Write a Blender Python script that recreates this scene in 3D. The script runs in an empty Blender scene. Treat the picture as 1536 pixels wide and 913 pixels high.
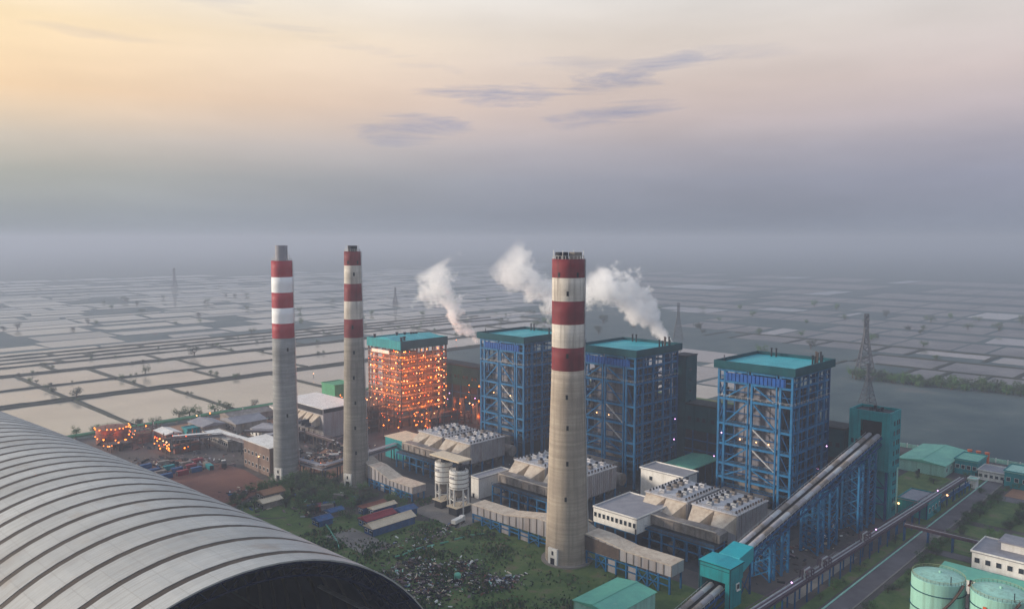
import bpy, math, random
from mathutils import Vector, Matrix
random.seed(7)
R = math.radians
sc = bpy.context.scene
COL = sc.collection

# ------------------------------------------------------------------ camera
cd = bpy.data.cameras.new('camera'); cam = bpy.data.objects.new('camera', cd); COL.objects.link(cam)
cam.location = (0, 0, 128); cam.rotation_euler = (R(90 - 4.712), 0, R(44.5 - 90))
cd.sensor_width = 36; cd.lens = 28.0; cd.clip_start = 1; cd.clip_end = 60000
sc.camera = cam

# ------------------------------------------------------------------ world
SUN_AZ, SUN_EL = 44.5 + 88, 13.0            # azimuth from +X, left of the view axis
w = bpy.data.worlds.new('World'); sc.world = w; w.use_nodes = True
nt = w.node_tree; nt.nodes.clear()
def N(t, tree=None, **k):
    n = (tree or nt).nodes.new(t)
    for a, b in k.items(): setattr(n, a, b)
    return n
L = nt.links.new
out = N('ShaderNodeOutputWorld')
sky = N('ShaderNodeTexSky', sky_type='NISHITA'); sky.sun_disc = False
sky.sun_elevation = R(SUN_EL); sky.sun_rotation = R(90 - SUN_AZ)
sky.air_density = 1.6; sky.dust_density = 4.0; sky.ozone_density = 2.0; sky.altitude = 50
bg1 = N('ShaderNodeBackground'); bg1.inputs['Strength'].default_value = 0.10
L(sky.outputs[0], bg1.inputs['Color'])
# thin veil of morning cloud and haze in front of the clear sky
tc = N('ShaderNodeTexCoord'); sep = N('ShaderNodeSeparateXYZ'); L(tc.outputs['Generated'], sep.inputs[0])
def MATH(op, a, b=None, tree=None, clamp=False):
    t = tree or nt
    n = t.nodes.new('ShaderNodeMath'); n.operation = op; n.use_clamp = clamp
    for i, v in enumerate((a, b)):
        if v is None: continue
        if isinstance(v, (int, float)): n.inputs[i].default_value = v
        else: t.links.new(v, n.inputs[i])
    return n.outputs[0]
def RAMP(fac, stops, tree=None, interp='LINEAR'):
    t = tree or nt
    n = t.nodes.new('ShaderNodeValToRGB'); n.color_ramp.interpolation = interp
    e = n.color_ramp.elements
    while len(e) < len(stops): e.new(0.5)
    for el, (p, c) in zip(e, stops):
        el.position = p; el.color = (c[0], c[1], c[2], 1) if not isinstance(c, (int, float)) else (c, c, c, 1)
    t.links.new(fac, n.inputs[0]); return n.outputs[0]
def MIX(fac, a, b, tree=None, mode='MIX'):
    t = tree or nt
    n = t.nodes.new('ShaderNodeMixRGB'); n.blend_type = mode
    for i, v in enumerate((fac, a, b)):
        if isinstance(v, (int, float)): n.inputs[i].default_value = v
        elif isinstance(v, tuple): n.inputs[i].default_value = (*v, 1)
        else: t.links.new(v, n.inputs[i])
    return n.outputs[0]
zel = sep.outputs[2]
sdir = (math.cos(R(SUN_AZ)), math.sin(R(SUN_AZ)), 0)
dot = N('ShaderNodeVectorMath', operation='DOT_PRODUCT'); L(tc.outputs['Generated'], dot.inputs[0]); dot.inputs[1].default_value = sdir
warm = MATH('ADD', MATH('MULTIPLY', dot.outputs['Value'], 0.5), 0.5)
e1 = MATH('MULTIPLY', zel, 2.0, clamp=True)     # 0..0.5 in sine of elevation
s = lambda *c: tuple((x / 255 / 12.92 if x / 255 <= .04045 else ((x / 255 + .055) / 1.055) ** 2.4) for x in c)
cool = RAMP(e1, [(0.0, s(132, 139, 155)), (0.06, s(135, 141, 158)), (0.14, s(144, 147, 166)), (0.21, s(162, 159, 174)), (0.28, s(186, 175, 182)), (0.36, s(203, 189, 189)), (0.48, s(211, 203, 201)), (0.60, s(219, 217, 217)), (1.0, s(176, 193, 219))])
hot = RAMP(e1, [(0.0, s(142, 151, 160)), (0.06, s(150, 157, 161)), (0.14, s(172, 174, 169)), (0.22, s(206, 194, 180)), (0.32, s(247, 213, 174)), (0.46, s(254, 227, 184)), (0.60, s(250, 242, 226)), (1.0, s(205, 212, 224))])
wf = RAMP(warm, [(0.22, 0.0), (0.52, 0.24), (0.68, 0.62), (0.79, 1.0)])
veil = MIX(wf, cool, hot)
# long low cloud streaks: each sits at its own azimuth and elevation, with ragged edges from noise
az = MATH('ARCTAN2', sep.outputs[1], sep.outputs[0]); el = MATH('ARCSINE', zel)
nz = N('ShaderNodeTexNoise'); nz.inputs['Scale'].default_value = 5.0; nz.inputs['Detail'].default_value = 9; nz.inputs['Roughness'].default_value = 0.66; nz.inputs['Distortion'].default_value = 0.7
mp = N('ShaderNodeMapping'); L(tc.outputs['Generated'], mp.inputs[0]); mp.inputs['Scale'].default_value = (1, 1, 9.0); mp.inputs['Rotation'].default_value = (0.03, -0.05, 0); L(mp.outputs[0], nz.inputs['Vector'])
nd = MATH('MULTIPLY', MATH('SUBTRACT', nz.outputs[0], 0.53), 5.2)
nw = N('ShaderNodeTexNoise'); nw.inputs['Scale'].default_value = 7.0; nw.inputs['Detail'].default_value = 3; L(tc.outputs['Generated'], nw.inputs['Vector'])
el = MATH('ADD', el, MATH('MULTIPLY', MATH('SUBTRACT', nw.outputs[0], 0.5), 0.035))
tot = None
# azimuth to the right of the view axis, elevation, half length, half height, tilt, weight (degrees)
for (ca, ce, hl, hh, tilt, wt) in ((-0.9, 10.1, 5.0, 1.0, 0.02, 1.0), (9.2, 11.2, 6.0, 1.15, 0.10, 1.0), (6.2, 8.5, 5.6, 0.95, 0.12, 0.9), (-7.4, 7.6, 4.4, 1.0, -0.03, 0.95), (4.5, 12.2, 5.0, 0.7, -0.06, 0.4), (-12.5, 13.4, 9, 0.7, -0.2, 0.38), (-25, 16.6, 8, 1.0, -0.25, 0.4), (15.5, 12.2, 5, 0.6, 0.02, 0.3), (-27, 12.6, 5, 0.4, 0.0, 0.28), (28, 15, 9, 0.6, 0.05, 0.25),
        (70, 14, 11, 0.9, 0.05, 0.4), (-60, 11, 10, 0.8, -0.06, 0.4), (120, 12, 12, 1.0, 0.04, 0.4), (-110, 15, 12, 1.0, 0.0, 0.4), (170, 10, 11, 0.9, 0.0, 0.4), (45, 24, 14, 1.6, 0.1, 0.4), (-40, 28, 14, 1.6, 0.0, 0.4)):
    A = R(44.5 - ca); d = MATH('SUBTRACT', A, az)
    d = MATH('ARCTAN2', MATH('SINE', d), MATH('COSINE', d))           # wrapped, positive to the right
    e_ = MATH('SUBTRACT', MATH('SUBTRACT', el, R(ce)), MATH('MULTIPLY', d, tilt))
    q = MATH('ADD', MATH('POWER', MATH('ABSOLUTE', MATH('DIVIDE', d, R(hl))), 2.0), MATH('POWER', MATH('ABSOLUTE', MATH('DIVIDE', e_, R(hh))), 2.0))
    v = MATH('MULTIPLY', MATH('ADD', MATH('SUBTRACT', 1.0, q), nd), 0.5, clamp=True)
    v = MATH('MULTIPLY', MATH('MULTIPLY', v, MATH('SUBTRACT', 1.6, MATH('MULTIPLY', q, 0.4), clamp=True)), wt)
    tot = v if tot is None else MATH('MAXIMUM', tot, v)
veil = MIX(tot, veil, s(126, 140, 176))
# faint brightness mottling of the veil
nz2 = N('ShaderNodeTexNoise'); nz2.inputs['Scale'].default_value = 3.2; nz2.inputs['Detail'].default_value = 4
mp2 = N('ShaderNodeMapping'); L(tc.outputs['Generated'], mp2.inputs[0]); mp2.inputs['Scale'].default_value = (1, 1, 5); L(mp2.outputs[0], nz2.inputs[0])
veil = MIX(1.0, veil, RAMP(nz2.outputs[0], [(0.3, 0.90), (0.7, 1.06)]), mode='MULTIPLY')
bg2 = N('ShaderNodeBackground'); L(veil, bg2.inputs['Color']); bg2.inputs['Strength'].default_value = 0.95
mx = N('ShaderNodeMixShader'); mx.inputs[0].default_value = 0.9
L(bg1.outputs[0], mx.inputs[1]); L(bg2.outputs[0], mx.inputs[2]); L(mx.outputs[0], out.inputs[0])

# ------------------------------------------------------------------ sun, exposure
sl = bpy.data.lights.new('sun', 'SUN'); sun = bpy.data.objects.new('sun', sl); COL.objects.link(sun)
sl.energy = 4.6; sl.angle = R(8); sl.color = (1.0, 0.86, 0.70)
sun.rotation_euler = Vector((-math.cos(R(SUN_AZ - 0)) * math.cos(R(SUN_EL)), -math.sin(R(SUN_AZ)) * math.cos(R(SUN_EL)), -math.sin(R(SUN_EL)))).to_track_quat('-Z', 'Y').to_euler()
vs = sc.view_settings; vs.view_transform = 'Standard'; vs.look = 'None'; vs.gamma = 1; vs.exposure = 0.30; vs.use_curve_mapping = False
cy = sc.cycles
cy.use_denoising = True
cy.volume_bounces = 8; cy.max_bounces = 10; cy.diffuse_bounces = 3; cy.glossy_bounces = 3; cy.transmission_bounces = 4; cy.transparent_max_bounces = 8
cy.volume_step_rate = 1.0; cy.volume_max_steps = 256
cy.caustics_reflective = False; cy.caustics_refractive = False

# ------------------------------------------------------------------ materials
MATS = {}
def mat(name, c1, c2=None, scale=0.15, rough=0.7, metal=0.0, bump=0.0, bscale=None, streak=0.0, streak_col=(0.12, 0.09, 0.06), detail=6, c3=None, spec=0.3, rng=(0.38, 0.62), lift=0.0, lift_h=1.2, var=0.0):
    if name in MATS: return MATS[name]
    m = bpy.data.materials.new(name); m.use_nodes = True
    t = m.node_tree; b = t.nodes['Principled BSDF']
    b.inputs['Roughness'].default_value = rough; b.inputs['Metallic'].default_value = metal
    b.inputs['Specular IOR Level'].default_value = spec
    g = t.nodes.new('ShaderNodeNewGeometry')
    c2 = c2 or tuple(x * 0.78 for x in c1)
    n = t.nodes.new('ShaderNodeTexNoise'); n.inputs['Scale'].default_value = scale; n.inputs['Detail'].default_value = detail
    n.inputs['Roughness'].default_value = 0.62
    t.links.new(g.outputs['Position'], n.inputs['Vector'])
    col = RAMP(n.outputs[0], [(rng[0], c1), (rng[1], c2)] + ([(rng[1] + 0.1, c3)] if c3 else []), t)
    if streak > 0:     # vertical run-off stains
        mp = t.nodes.new('ShaderNodeMapping'); mp.inputs['Scale'].default_value = (0.9, 0.9, 0.05)
        t.links.new(g.outputs['Position'], mp.inputs[0])
        n2 = t.nodes.new('ShaderNodeTexNoise'); n2.inputs['Scale'].default_value = 0.8; n2.inputs['Detail'].default_value = 5
        t.links.new(mp.outputs[0], n2.inputs['Vector'])
        f = RAMP(n2.outputs[0], [(0.47, 0.0), (0.70, streak)], t)
        col = MIX(f, col, streak_col, t)
    if lift > 0:       # horizontal pour joints of slip-formed concrete
        sp = t.nodes.new('ShaderNodeSeparateXYZ'); t.links.new(g.outputs['Position'], sp.inputs[0])
        fr = MATH('FRACT', MATH('DIVIDE', sp.outputs[2], lift_h, t), None, t)
        fl = RAMP(fr, [(0.0, lift), (0.14, 0.0), (0.9, 0.0), (1.0, lift)], t)
        mp3 = t.nodes.new('ShaderNodeMapping'); mp3.inputs['Scale'].default_value = (0.05, 0.05, 0.8)
        t.links.new(g.outputs['Position'], mp3.inputs[0])
        n3 = t.nodes.new('ShaderNodeTexNoise'); n3.inputs['Scale'].default_value = 0.7; n3.inputs['Detail'].default_value = 3
        t.links.new(mp3.outputs[0], n3.inputs['Vector'])
        fl2 = RAMP(n3.outputs[0], [(0.42, 0.0), (0.62, lift * 0.9)], t)
        col = MIX(MATH('MAXIMUM', fl, fl2, t), col, tuple(x * 0.45 for x in c1), t)
    if var > 0:        # sheets weathered unevenly, piece by piece
        oi = t.nodes.new('ShaderNodeObjectInfo'); col = MIX(1.0, col, RAMP(oi.outputs['Random'], [(0.0, 1 - var), (1.0, 1 + var * 0.4)], t), t, 'MULTIPLY')
    t.links.new(col, b.inputs['Base Color'])
    rr = RAMP(n.outputs[0], [(0.3, max(0, rough - 0.1)), (0.7, min(1, rough + 0.1))], t); t.links.new(rr, b.inputs['Roughness'])
    if bump > 0:
        n4 = t.nodes.new('ShaderNodeTexNoise'); n4.inputs['Scale'].default_value = bscale or scale * 4; n4.inputs['Detail'].default_value = 5
        t.links.new(g.outputs['Position'], n4.inputs['Vector'])
        bm = t.nodes.new('ShaderNodeBump'); bm.inputs['Strength'].default_value = bump; bm.inputs['Distance'].default_value = 0.3
        t.links.new(n4.outputs[0], bm.inputs['Height']); t.links.new(bm.outputs[0], b.inputs['Normal'])
    MATS[name] = m; return m
def glow(name, col, strength):
    if name in MATS: return MATS[name]
    m = bpy.data.materials.new(name); m.use_nodes = True; t = m.node_tree
    b = t.nodes['Principled BSDF']; b.inputs['Base Color'].default_value = (*col, 1)
    b.inputs['Emission Color'].default_value = (*col, 1); b.inputs['Emission Strength'].default_value = strength
    m.cycles.emission_sampling = 'NONE'
    MATS[name] = m; return m
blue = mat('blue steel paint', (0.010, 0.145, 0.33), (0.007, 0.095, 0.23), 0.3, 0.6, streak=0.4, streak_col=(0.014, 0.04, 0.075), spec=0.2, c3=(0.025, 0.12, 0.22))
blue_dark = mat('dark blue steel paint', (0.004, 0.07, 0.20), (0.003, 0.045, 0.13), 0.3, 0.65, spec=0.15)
blue_bright = mat('bright blue sheet', (0.006, 0.08, 0.33), (0.005, 0.055, 0.22), 0.5, 0.6, spec=0.2)
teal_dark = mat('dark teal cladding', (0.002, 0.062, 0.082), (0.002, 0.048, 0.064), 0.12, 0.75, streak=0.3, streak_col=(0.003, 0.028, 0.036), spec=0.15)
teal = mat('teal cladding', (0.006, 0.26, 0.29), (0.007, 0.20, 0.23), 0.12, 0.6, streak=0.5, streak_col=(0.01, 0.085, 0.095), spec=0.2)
turq = mat('turquoise roof sheet', (0.004, 0.33, 0.39), (0.008, 0.26, 0.32), 0.10, 0.5, c3=(0.06, 0.29, 0.32), spec=0.25)
mint = mat('pale mint paint', (0.30, 0.57, 0.48), (0.25, 0.49, 0.42), 0.10, 0.5, streak=0.55, streak_col=(0.15, 0.25, 0.19))
green_roof = mat('faded green roof sheet', (0.12, 0.42, 0.30), (0.10, 0.34, 0.27), 0.12, 0.55, c3=(0.25, 0.44, 0.33), streak=0.2, streak_col=(0.09, 0.22, 0.17))
grey_clad = mat('weathered grey cladding', (0.36, 0.35, 0.37), (0.28, 0.27, 0.29), 0.10, 0.6, streak=0.5, streak_col=(0.20, 0.14, 0.10))
grey_dirty = mat('dusty grey sheet', (0.26, 0.235, 0.22), (0.15, 0.13, 0.12), 0.25, 0.75, c3=(0.30, 0.22, 0.16), streak=0.5)
cream_sheet = mat('cream duct and lit funnel sheet', (0.58, 0.50, 0.40), (0.46, 0.38, 0.30), 0.25, 0.6, streak=0.45, streak_col=(0.24, 0.15, 0.09))
ash_deck = mat('ash dusted deck', (0.56, 0.56, 0.59), (0.42, 0.41, 0.42), 0.35, 0.8, c3=(0.26, 0.23, 0.21))
boiler_grey = mat('boiler casing sheet', (0.20, 0.205, 0.25), (0.13, 0.13, 0.16), 0.10, 0.6, streak=0.65, streak_col=(0.06, 0.05, 0.05))
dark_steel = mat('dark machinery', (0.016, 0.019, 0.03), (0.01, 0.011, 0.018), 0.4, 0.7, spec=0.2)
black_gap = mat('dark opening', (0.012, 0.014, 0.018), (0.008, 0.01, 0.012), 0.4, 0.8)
grating = mat('floor grating', (0.035, 0.04, 0.05), (0.025, 0.025, 0.03), 0.6, 0.7)
galv = mat('galvanised steel', (0.42, 0.44, 0.47), (0.33, 0.34, 0.36), 0.4, 0.45, metal=0.3)
white = mat('white paint', (0.74, 0.74, 0.72), (0.62, 0.61, 0.59), 0.15, 0.6, streak=0.35, streak_col=(0.36, 0.33, 0.29))
conc_warm = mat('warm concrete shell', (0.41, 0.35, 0.28), (0.32, 0.27, 0.22), 0.07, 0.85, bump=0.25, bscale=0.8, streak=0.5, streak_col=(0.17, 0.14, 0.115), lift=0.5, lift_h=1.5)
conc_mid = mat('stained concrete shell', (0.30, 0.275, 0.235), (0.22, 0.20, 0.18), 0.07, 0.85, bump=0.25, bscale=0.8, streak=0.5, streak_col=(0.09, 0.085, 0.08), lift=0.5, lift_h=1.5)
conc_cool = mat('pale grey concrete shell', (0.31, 0.32, 0.325), (0.22, 0.23, 0.235), 0.07, 0.85, bump=0.25, bscale=0.8, streak=0.3, streak_col=(0.12, 0.12, 0.12), lift=0.65, lift_h=1.9)
band_red = mat('weathered red band paint', (0.17, 0.011, 0.018), (0.115, 0.010, 0.016), 0.10, 0.7, streak=0.5, streak_col=(0.045, 0.010, 0.013))
band_red_new = mat('fresh red band paint', (0.30, 0.008, 0.022), (0.26, 0.008, 0.02), 0.10, 0.6)
band_white = mat('weathered white band paint', (0.58, 0.54, 0.48), (0.45, 0.41, 0.36), 0.10, 0.75, streak=0.75, streak_col=(0.15, 0.125, 0.11), lift=0.3, lift_h=1.5)
band_white_new = mat('fresh white band paint', (0.76, 0.77, 0.79), (0.68, 0.70, 0.72), 0.10, 0.65)
shed_sheet = mat('shed roof sheet', (0.45, 0.46, 0.45), (0.37, 0.38, 0.375), 0.05, 0.6, streak=0.0, bump=0.08, bscale=0.4, var=0.14, c3=(0.32, 0.32, 0.31), detail=9)
strip_brown = mat('dusty skylight strip', (0.05, 0.036, 0.028), (0.035, 0.025, 0.02), 0.15, 0.6, c3=(0.10, 0.07, 0.05))
def shed_skin(m):      # lap joints and run-off streaks that follow the curve of the vault
    t = m.node_tree; b = t.nodes['Principled BSDF']; base = b.inputs['Base Color'].links[0].from_socket
    tc_ = t.nodes.new('ShaderNodeTexCoord'); sp = t.nodes.new('ShaderNodeSeparateXYZ'); t.links.new(tc_.outputs['Object'], sp.inputs[0])
    ang = MATH('MULTIPLY', MATH('ARCTAN2', sp.outputs[2], sp.outputs[0], t), 60.0, t)
    cb = t.nodes.new('ShaderNodeCombineXYZ'); t.links.new(MATH('MULTIPLY', ang, 0.05, t), cb.inputs[0]); t.links.new(MATH('MULTIPLY', sp.outputs[1], 1.1, t), cb.inputs[1])
    n = t.nodes.new('ShaderNodeTexNoise'); n.inputs['Scale'].default_value = 0.9; n.inputs['Detail'].default_value = 7; n.inputs['Roughness'].default_value = 0.65; t.links.new(cb.outputs[0], n.inputs['Vector'])
    col = MIX(RAMP(n.outputs[0], [(0.46, 0.0), (0.74, 0.6)], t), base, (0.24, 0.215, 0.185), t)
    lap = RAMP(MATH('FRACT', MATH('DIVIDE', ang, 6.2, t), None, t), [(0.0, 0.45), (0.03, 0.0), (0.975, 0.0), (1.0, 0.45)], t)
    rib = RAMP(MATH('FRACT', MATH('DIVIDE', sp.outputs[1], 1.05, t), None, t), [(0.0, 0.3), (0.10, 0.0), (0.9, 0.0), (1.0, 0.3)], t)
    col = MIX(MATH('MAXIMUM', lap, rib, t), col, (0.22, 0.215, 0.20), t)
    n2 = t.nodes.new('ShaderNodeTexNoise'); n2.inputs['Scale'].default_value = 0.12; n2.inputs['Detail'].default_value = 8; t.links.new(tc_.outputs['Object'], n2.inputs['Vector'])
    col = MIX(RAMP(n2.outputs[0], [(0.60, 0.0), (0.72, 0.35)], t), col, (0.26, 0.20, 0.15), t)
    t.links.new(col, b.inputs['Base Color'])
shed_skin(shed_sheet)
navy = mat('dark blue lattice paint and inside shade', (0.004, 0.009, 0.04), (0.004, 0.009, 0.035), 0.3, 0.8, spec=0.1)
coal = mat('coal', (0.012, 0.011, 0.012), (0.02, 0.018, 0.018), 0.3, 0.85, bump=0.8, bscale=0.6)
rust = mat('rust red primer', (0.22, 0.07, 0.045), (0.15, 0.05, 0.035), 0.3, 0.7)
rust_steel = mat('bare brown steel', (0.085, 0.055, 0.045), (0.05, 0.036, 0.032), 0.3, 0.65)
bark = mat('bark', (0.07, 0.05, 0.035), (0.05, 0.035, 0.025), 1.0, 0.9)
yellow = mat('machine yellow', (0.55, 0.42, 0.02), (0.45, 0.33, 0.02), 0.4, 0.5)
orange_paint = mat('orange stack paint', (0.60, 0.13, 0.03), (0.5, 0.1, 0.03), 0.4, 0.5)
red_sheet = mat('red roof sheet', (0.26, 0.025, 0.045), (0.19, 0.02, 0.035), 0.3, 0.7, streak=0.3)
blue_sheet = mat('blue site sheet', (0.025, 0.10, 0.26), (0.02, 0.065, 0.17), 0.3, 0.7, streak=0.3, c3=(0.08, 0.12, 0.20))
cream_roof = mat('cream roof sheet', (0.62, 0.52, 0.38), (0.54, 0.45, 0.33), 0.3, 0.65)
slab_grey = mat('weathered roof slab', (0.27, 0.27, 0.30), (0.21, 0.21, 0.24), 0.2, 0.85, c3=(0.32, 0.30, 0.30))
glass = mat('dark window glass', (0.02, 0.03, 0.04), (0.015, 0.02, 0.03), 0.5, 0.15, spec=0.6)
lamp_hot = glow('sodium lamp', (1.0, 0.20, 0.022), 6.5)
lamp_pale = glow('warm white lamp', (1.0, 0.50, 0.20), 4.5)
lamp_pink = glow('pinkish floodlight', (0.95, 0.5, 1.0), 3)
lamp_red = glow('red sodium lamp', (1.0, 0.10, 0.015), 3.5)

# ------------------------------------------------------------------ mesh helpers
class MB:
    def __init__(s): s.v = []; s.f = []; s.m = []; s.cur = 0
    def add(s, vs, fs):
        o = len(s.v); s.v += [tuple(p) for p in vs]; s.f += [tuple(i + o for i in f) for f in fs]; s.m += [s.cur] * len(fs); return s
    def box(s, x0, x1, y0, y1, z0, z1):
        return s.add([(x0, y0, z0), (x1, y0, z0), (x1, y1, z0), (x0, y1, z0), (x0, y0, z1), (x1, y0, z1), (x1, y1, z1), (x0, y1, z1)],
                     [(3, 2, 1, 0), (4, 5, 6, 7), (0, 1, 5, 4), (1, 2, 6, 5), (2, 3, 7, 6), (3, 0, 4, 7)])
    def frus(s, b, t):          # two 4-point rings
        return s.add(list(b) + list(t), [(3, 2, 1, 0), (4, 5, 6, 7), (0, 1, 5, 4), (1, 2, 6, 5), (2, 3, 7, 6), (3, 0, 4, 7)])
    def bar(s, p, q, w, h=None):
        p = Vector(p); q = Vector(q); d = (q - p)
        if d.length < 1e-6: return s
        d.normalize(); u = d.cross(Vector((0, 0, 1)))
        if u.length < 1e-4: u = Vector((1, 0, 0))
        u.normalize(); v = u.cross(d); h = h or w
        a = [u * sx * w / 2 + v * sy * h / 2 for sx, sy in ((-1, -1), (1, -1), (1, 1), (-1, 1))]
        return s.frus([p + k for k in a], [q + k for k in a])
    def tube(s, p, q, r0, r1=None, n=10, caps=True):
        r1 = r0 if r1 is None else r1
        p = Vector(p); q = Vector(q); d = (q - p).normalized(); u = d.cross(Vector((0, 0, 1)))
        if u.length < 1e-4: u = Vector((1, 0, 0))
        u.normalize(); v = u.cross(d)
        ring = lambda c, r: [c + (u * math.cos(2 * math.pi * i / n) + v * math.sin(2 * math.pi * i / n)) * r for i in range(n)]
        fs = [(i, (i + 1) % n, n + (i + 1) % n, n + i) for i in range(n)]
        if caps: fs += [tuple(range(n))[::-1], tuple(range(n, 2 * n))]
        return s.add(ring(p, r0) + ring(q, r1), fs)
    def lathe(s, prof, n=32, cx=0, cy=0, cap_bot=False, cap_top=False):
        vs = []
        for r, z in prof: vs += [(cx + r * math.cos(2 * math.pi * i / n), cy + r * math.sin(2 * math.pi * i / n), z) for i in range(n)]
        fs = [(k * n + i, k * n + (i + 1) % n, (k + 1) * n + (i + 1) % n, (k + 1) * n + i) for k in range(len(prof) - 1) for i in range(n)]
        if cap_bot: fs.append(tuple(range(n))[::-1])
        if cap_top: fs.append(tuple((len(prof) - 1) * n + i for i in range(n)))
        return s.add(vs, fs)
    def prism(s, poly, axis, a, b):     # poly of 2-tuples; axis 'x': poly is (y,z); axis 'y': poly is (x,z)
        n = len(poly)
        P = (lambda q, c: (c, q[0], q[1])) if axis == 'x' else ((lambda q, c: (q[0], c, q[1])) if axis == 'y' else (lambda q, c: (q[0], q[1], c)))
        return s.add([P(q, a) for q in poly] + [P(q, b) for q in poly],
                     [tuple(range(n))[::-1], tuple(range(n, 2 * n))] + [(i, (i + 1) % n, n + (i + 1) % n, n + i) for i in range(n)])
    def mesh(s, name, mats, smooth=False):
        me = bpy.data.meshes.new(name); me.from_pydata(s.v, [], s.f)
        for m in (mats if isinstance(mats, (list, tuple)) else [mats]): me.materials.append(m)
        if any(s.m): me.polygons.foreach_set('material_index', s.m)
        if smooth: me.polygons.foreach_set('use_smooth', [True] * len(s.f))
        me.update(); return me
    def build(s, name, mats, parent=None, loc=(0, 0, 0), smooth=False):
        return put(name, s.mesh(name, mats, smooth), parent, loc)
def put(name, me, parent=None, loc=(0, 0, 0), rot=None):
    o = bpy.data.objects.new(name, me); COL.objects.link(o); o.location = loc
    if rot: o.rotation_euler = rot
    if parent: o.parent = parent
    return o
def tag(o, label, cat, group=None):
    o['label'] = label; o['category'] = cat
    if group: o['group'] = group
    return o
def thing(name, label, cat, loc=(0, 0, 0), rotz=0, group=None):
    o = bpy.data.objects.new(name, None); COL.objects.link(o); o.location = loc; o.rotation_euler = (0, 0, rotz); o.empty_display_size = 2
    return tag(o, label, cat, group)
def kind(o, k): o['kind'] = k; return o
_bc = {}
def bx(name, parent, m, x0, x1, y0, y1, z0, z1):      # a box part whose mesh is shared by boxes of the same size
    d = (round(x1 - x0, 3), round(y1 - y0, 3), round(z1 - z0, 3)); k = (d, m.name)
    if k not in _bc: _bc[k] = MB().box(-d[0] / 2, d[0] / 2, -d[1] / 2, d[1] / 2, -d[2] / 2, d[2] / 2).mesh(name, m)
    return put(name, _bc[k], parent, ((x0 + x1) / 2, (y0 + y1) / 2, (z0 + z1) / 2))
_rc = {}
def bar(name, parent, m, p, q, w, h=None):            # a bar part, mesh shared by length
    p = Vector(p); q = Vector(q); ln = (q - p).length; h = h or w; k = (round(ln, 2), w, h, m.name)
    if k not in _rc: _rc[k] = MB().box(-w / 2, w / 2, -h / 2, h / 2, -ln / 2, ln / 2).mesh(name, m)
    o = put(name, _rc[k], parent, (p + q) / 2)
    o.rotation_euler = (q - p).to_track_quat('Z', 'Y').to_euler(); return o
def copy_tree(o, parent=None, loc=None):
    c = o.copy(); COL.objects.link(c)
    if parent is not None: c.parent = parent
    if loc is not None: c.location = loc
    for ch in list(o.children): copy_tree(ch, c)
    return c
_bulb = {}
def bulb(name, parent, m, p, r=0.4):
    k = (m.name, round(r, 2))
    if k not in _bulb: _bulb[k] = MB().add([(r, 0, 0), (-r, 0, 0), (0, r, 0), (0, -r, 0), (0, 0, r), (0, 0, -r)], [(0, 2, 4), (2, 1, 4), (1, 3, 4), (3, 0, 4), (2, 0, 5), (1, 2, 5), (3, 1, 5), (0, 3, 5)]).mesh(name, m)
    return put(name, _bulb[k], parent, p)
def plight(parent, p, col, power, size=1.0):
    l = bpy.data.lights.new('lamp_light', 'POINT'); l.color = col; l.energy = power; l.shadow_soft_size = size
    o = bpy.data.objects.new('lamp_light', l); COL.objects.link(o); o.location = p
    if parent: o.parent = parent
    return o

# ================================================================== SETTING
field = mat('hazed field', (0.036, 0.066, 0.078), (0.068, 0.10, 0.105), 0.02, 0.95, c3=(0.11, 0.12, 0.12), detail=12, rng=(0.40, 0.58))  # bluish lightening puts part of the distant haze into the colour
yard_m = mat('packed yard soil', (0.10, 0.082, 0.076), (0.055, 0.05, 0.05), 0.05, 0.95, c3=(0.16, 0.12, 0.10), detail=10, bump=0.3, bscale=0.5)
grass_m = mat('lawn', (0.045, 0.088, 0.022), (0.085, 0.13, 0.036), 0.11, 0.95, c3=(0.15, 0.12, 0.075), detail=12, bump=0.6, bscale=1.2, rng=(0.40, 0.56))
asphalt = mat('asphalt', (0.125, 0.115, 0.125), (0.09, 0.08, 0.09), 0.08, 0.9)
paving = mat('concrete paving', (0.22, 0.20, 0.18), (0.16, 0.145, 0.135), 0.08, 0.9)
plant_floor_m = mat('dark plant floor', (0.05, 0.048, 0.055), (0.03, 0.029, 0.034), 0.06, 0.9, c3=(0.09, 0.078, 0.075), detail=8)  # dark mottled tone over the whole plant floor
red_soil = mat('red soil', (0.18, 0.078, 0.056), (0.14, 0.06, 0.048), 0.05, 0.95, c3=(0.19, 0.10, 0.07), detail=10)
orange_soil = mat('orange clay', (0.30, 0.16, 0.09), (0.22, 0.12, 0.08), 0.06, 0.95, detail=8)
dike_m = mat('dike turf', (0.022, 0.030, 0.022), (0.035, 0.038, 0.028), 0.08, 0.95)
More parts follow.
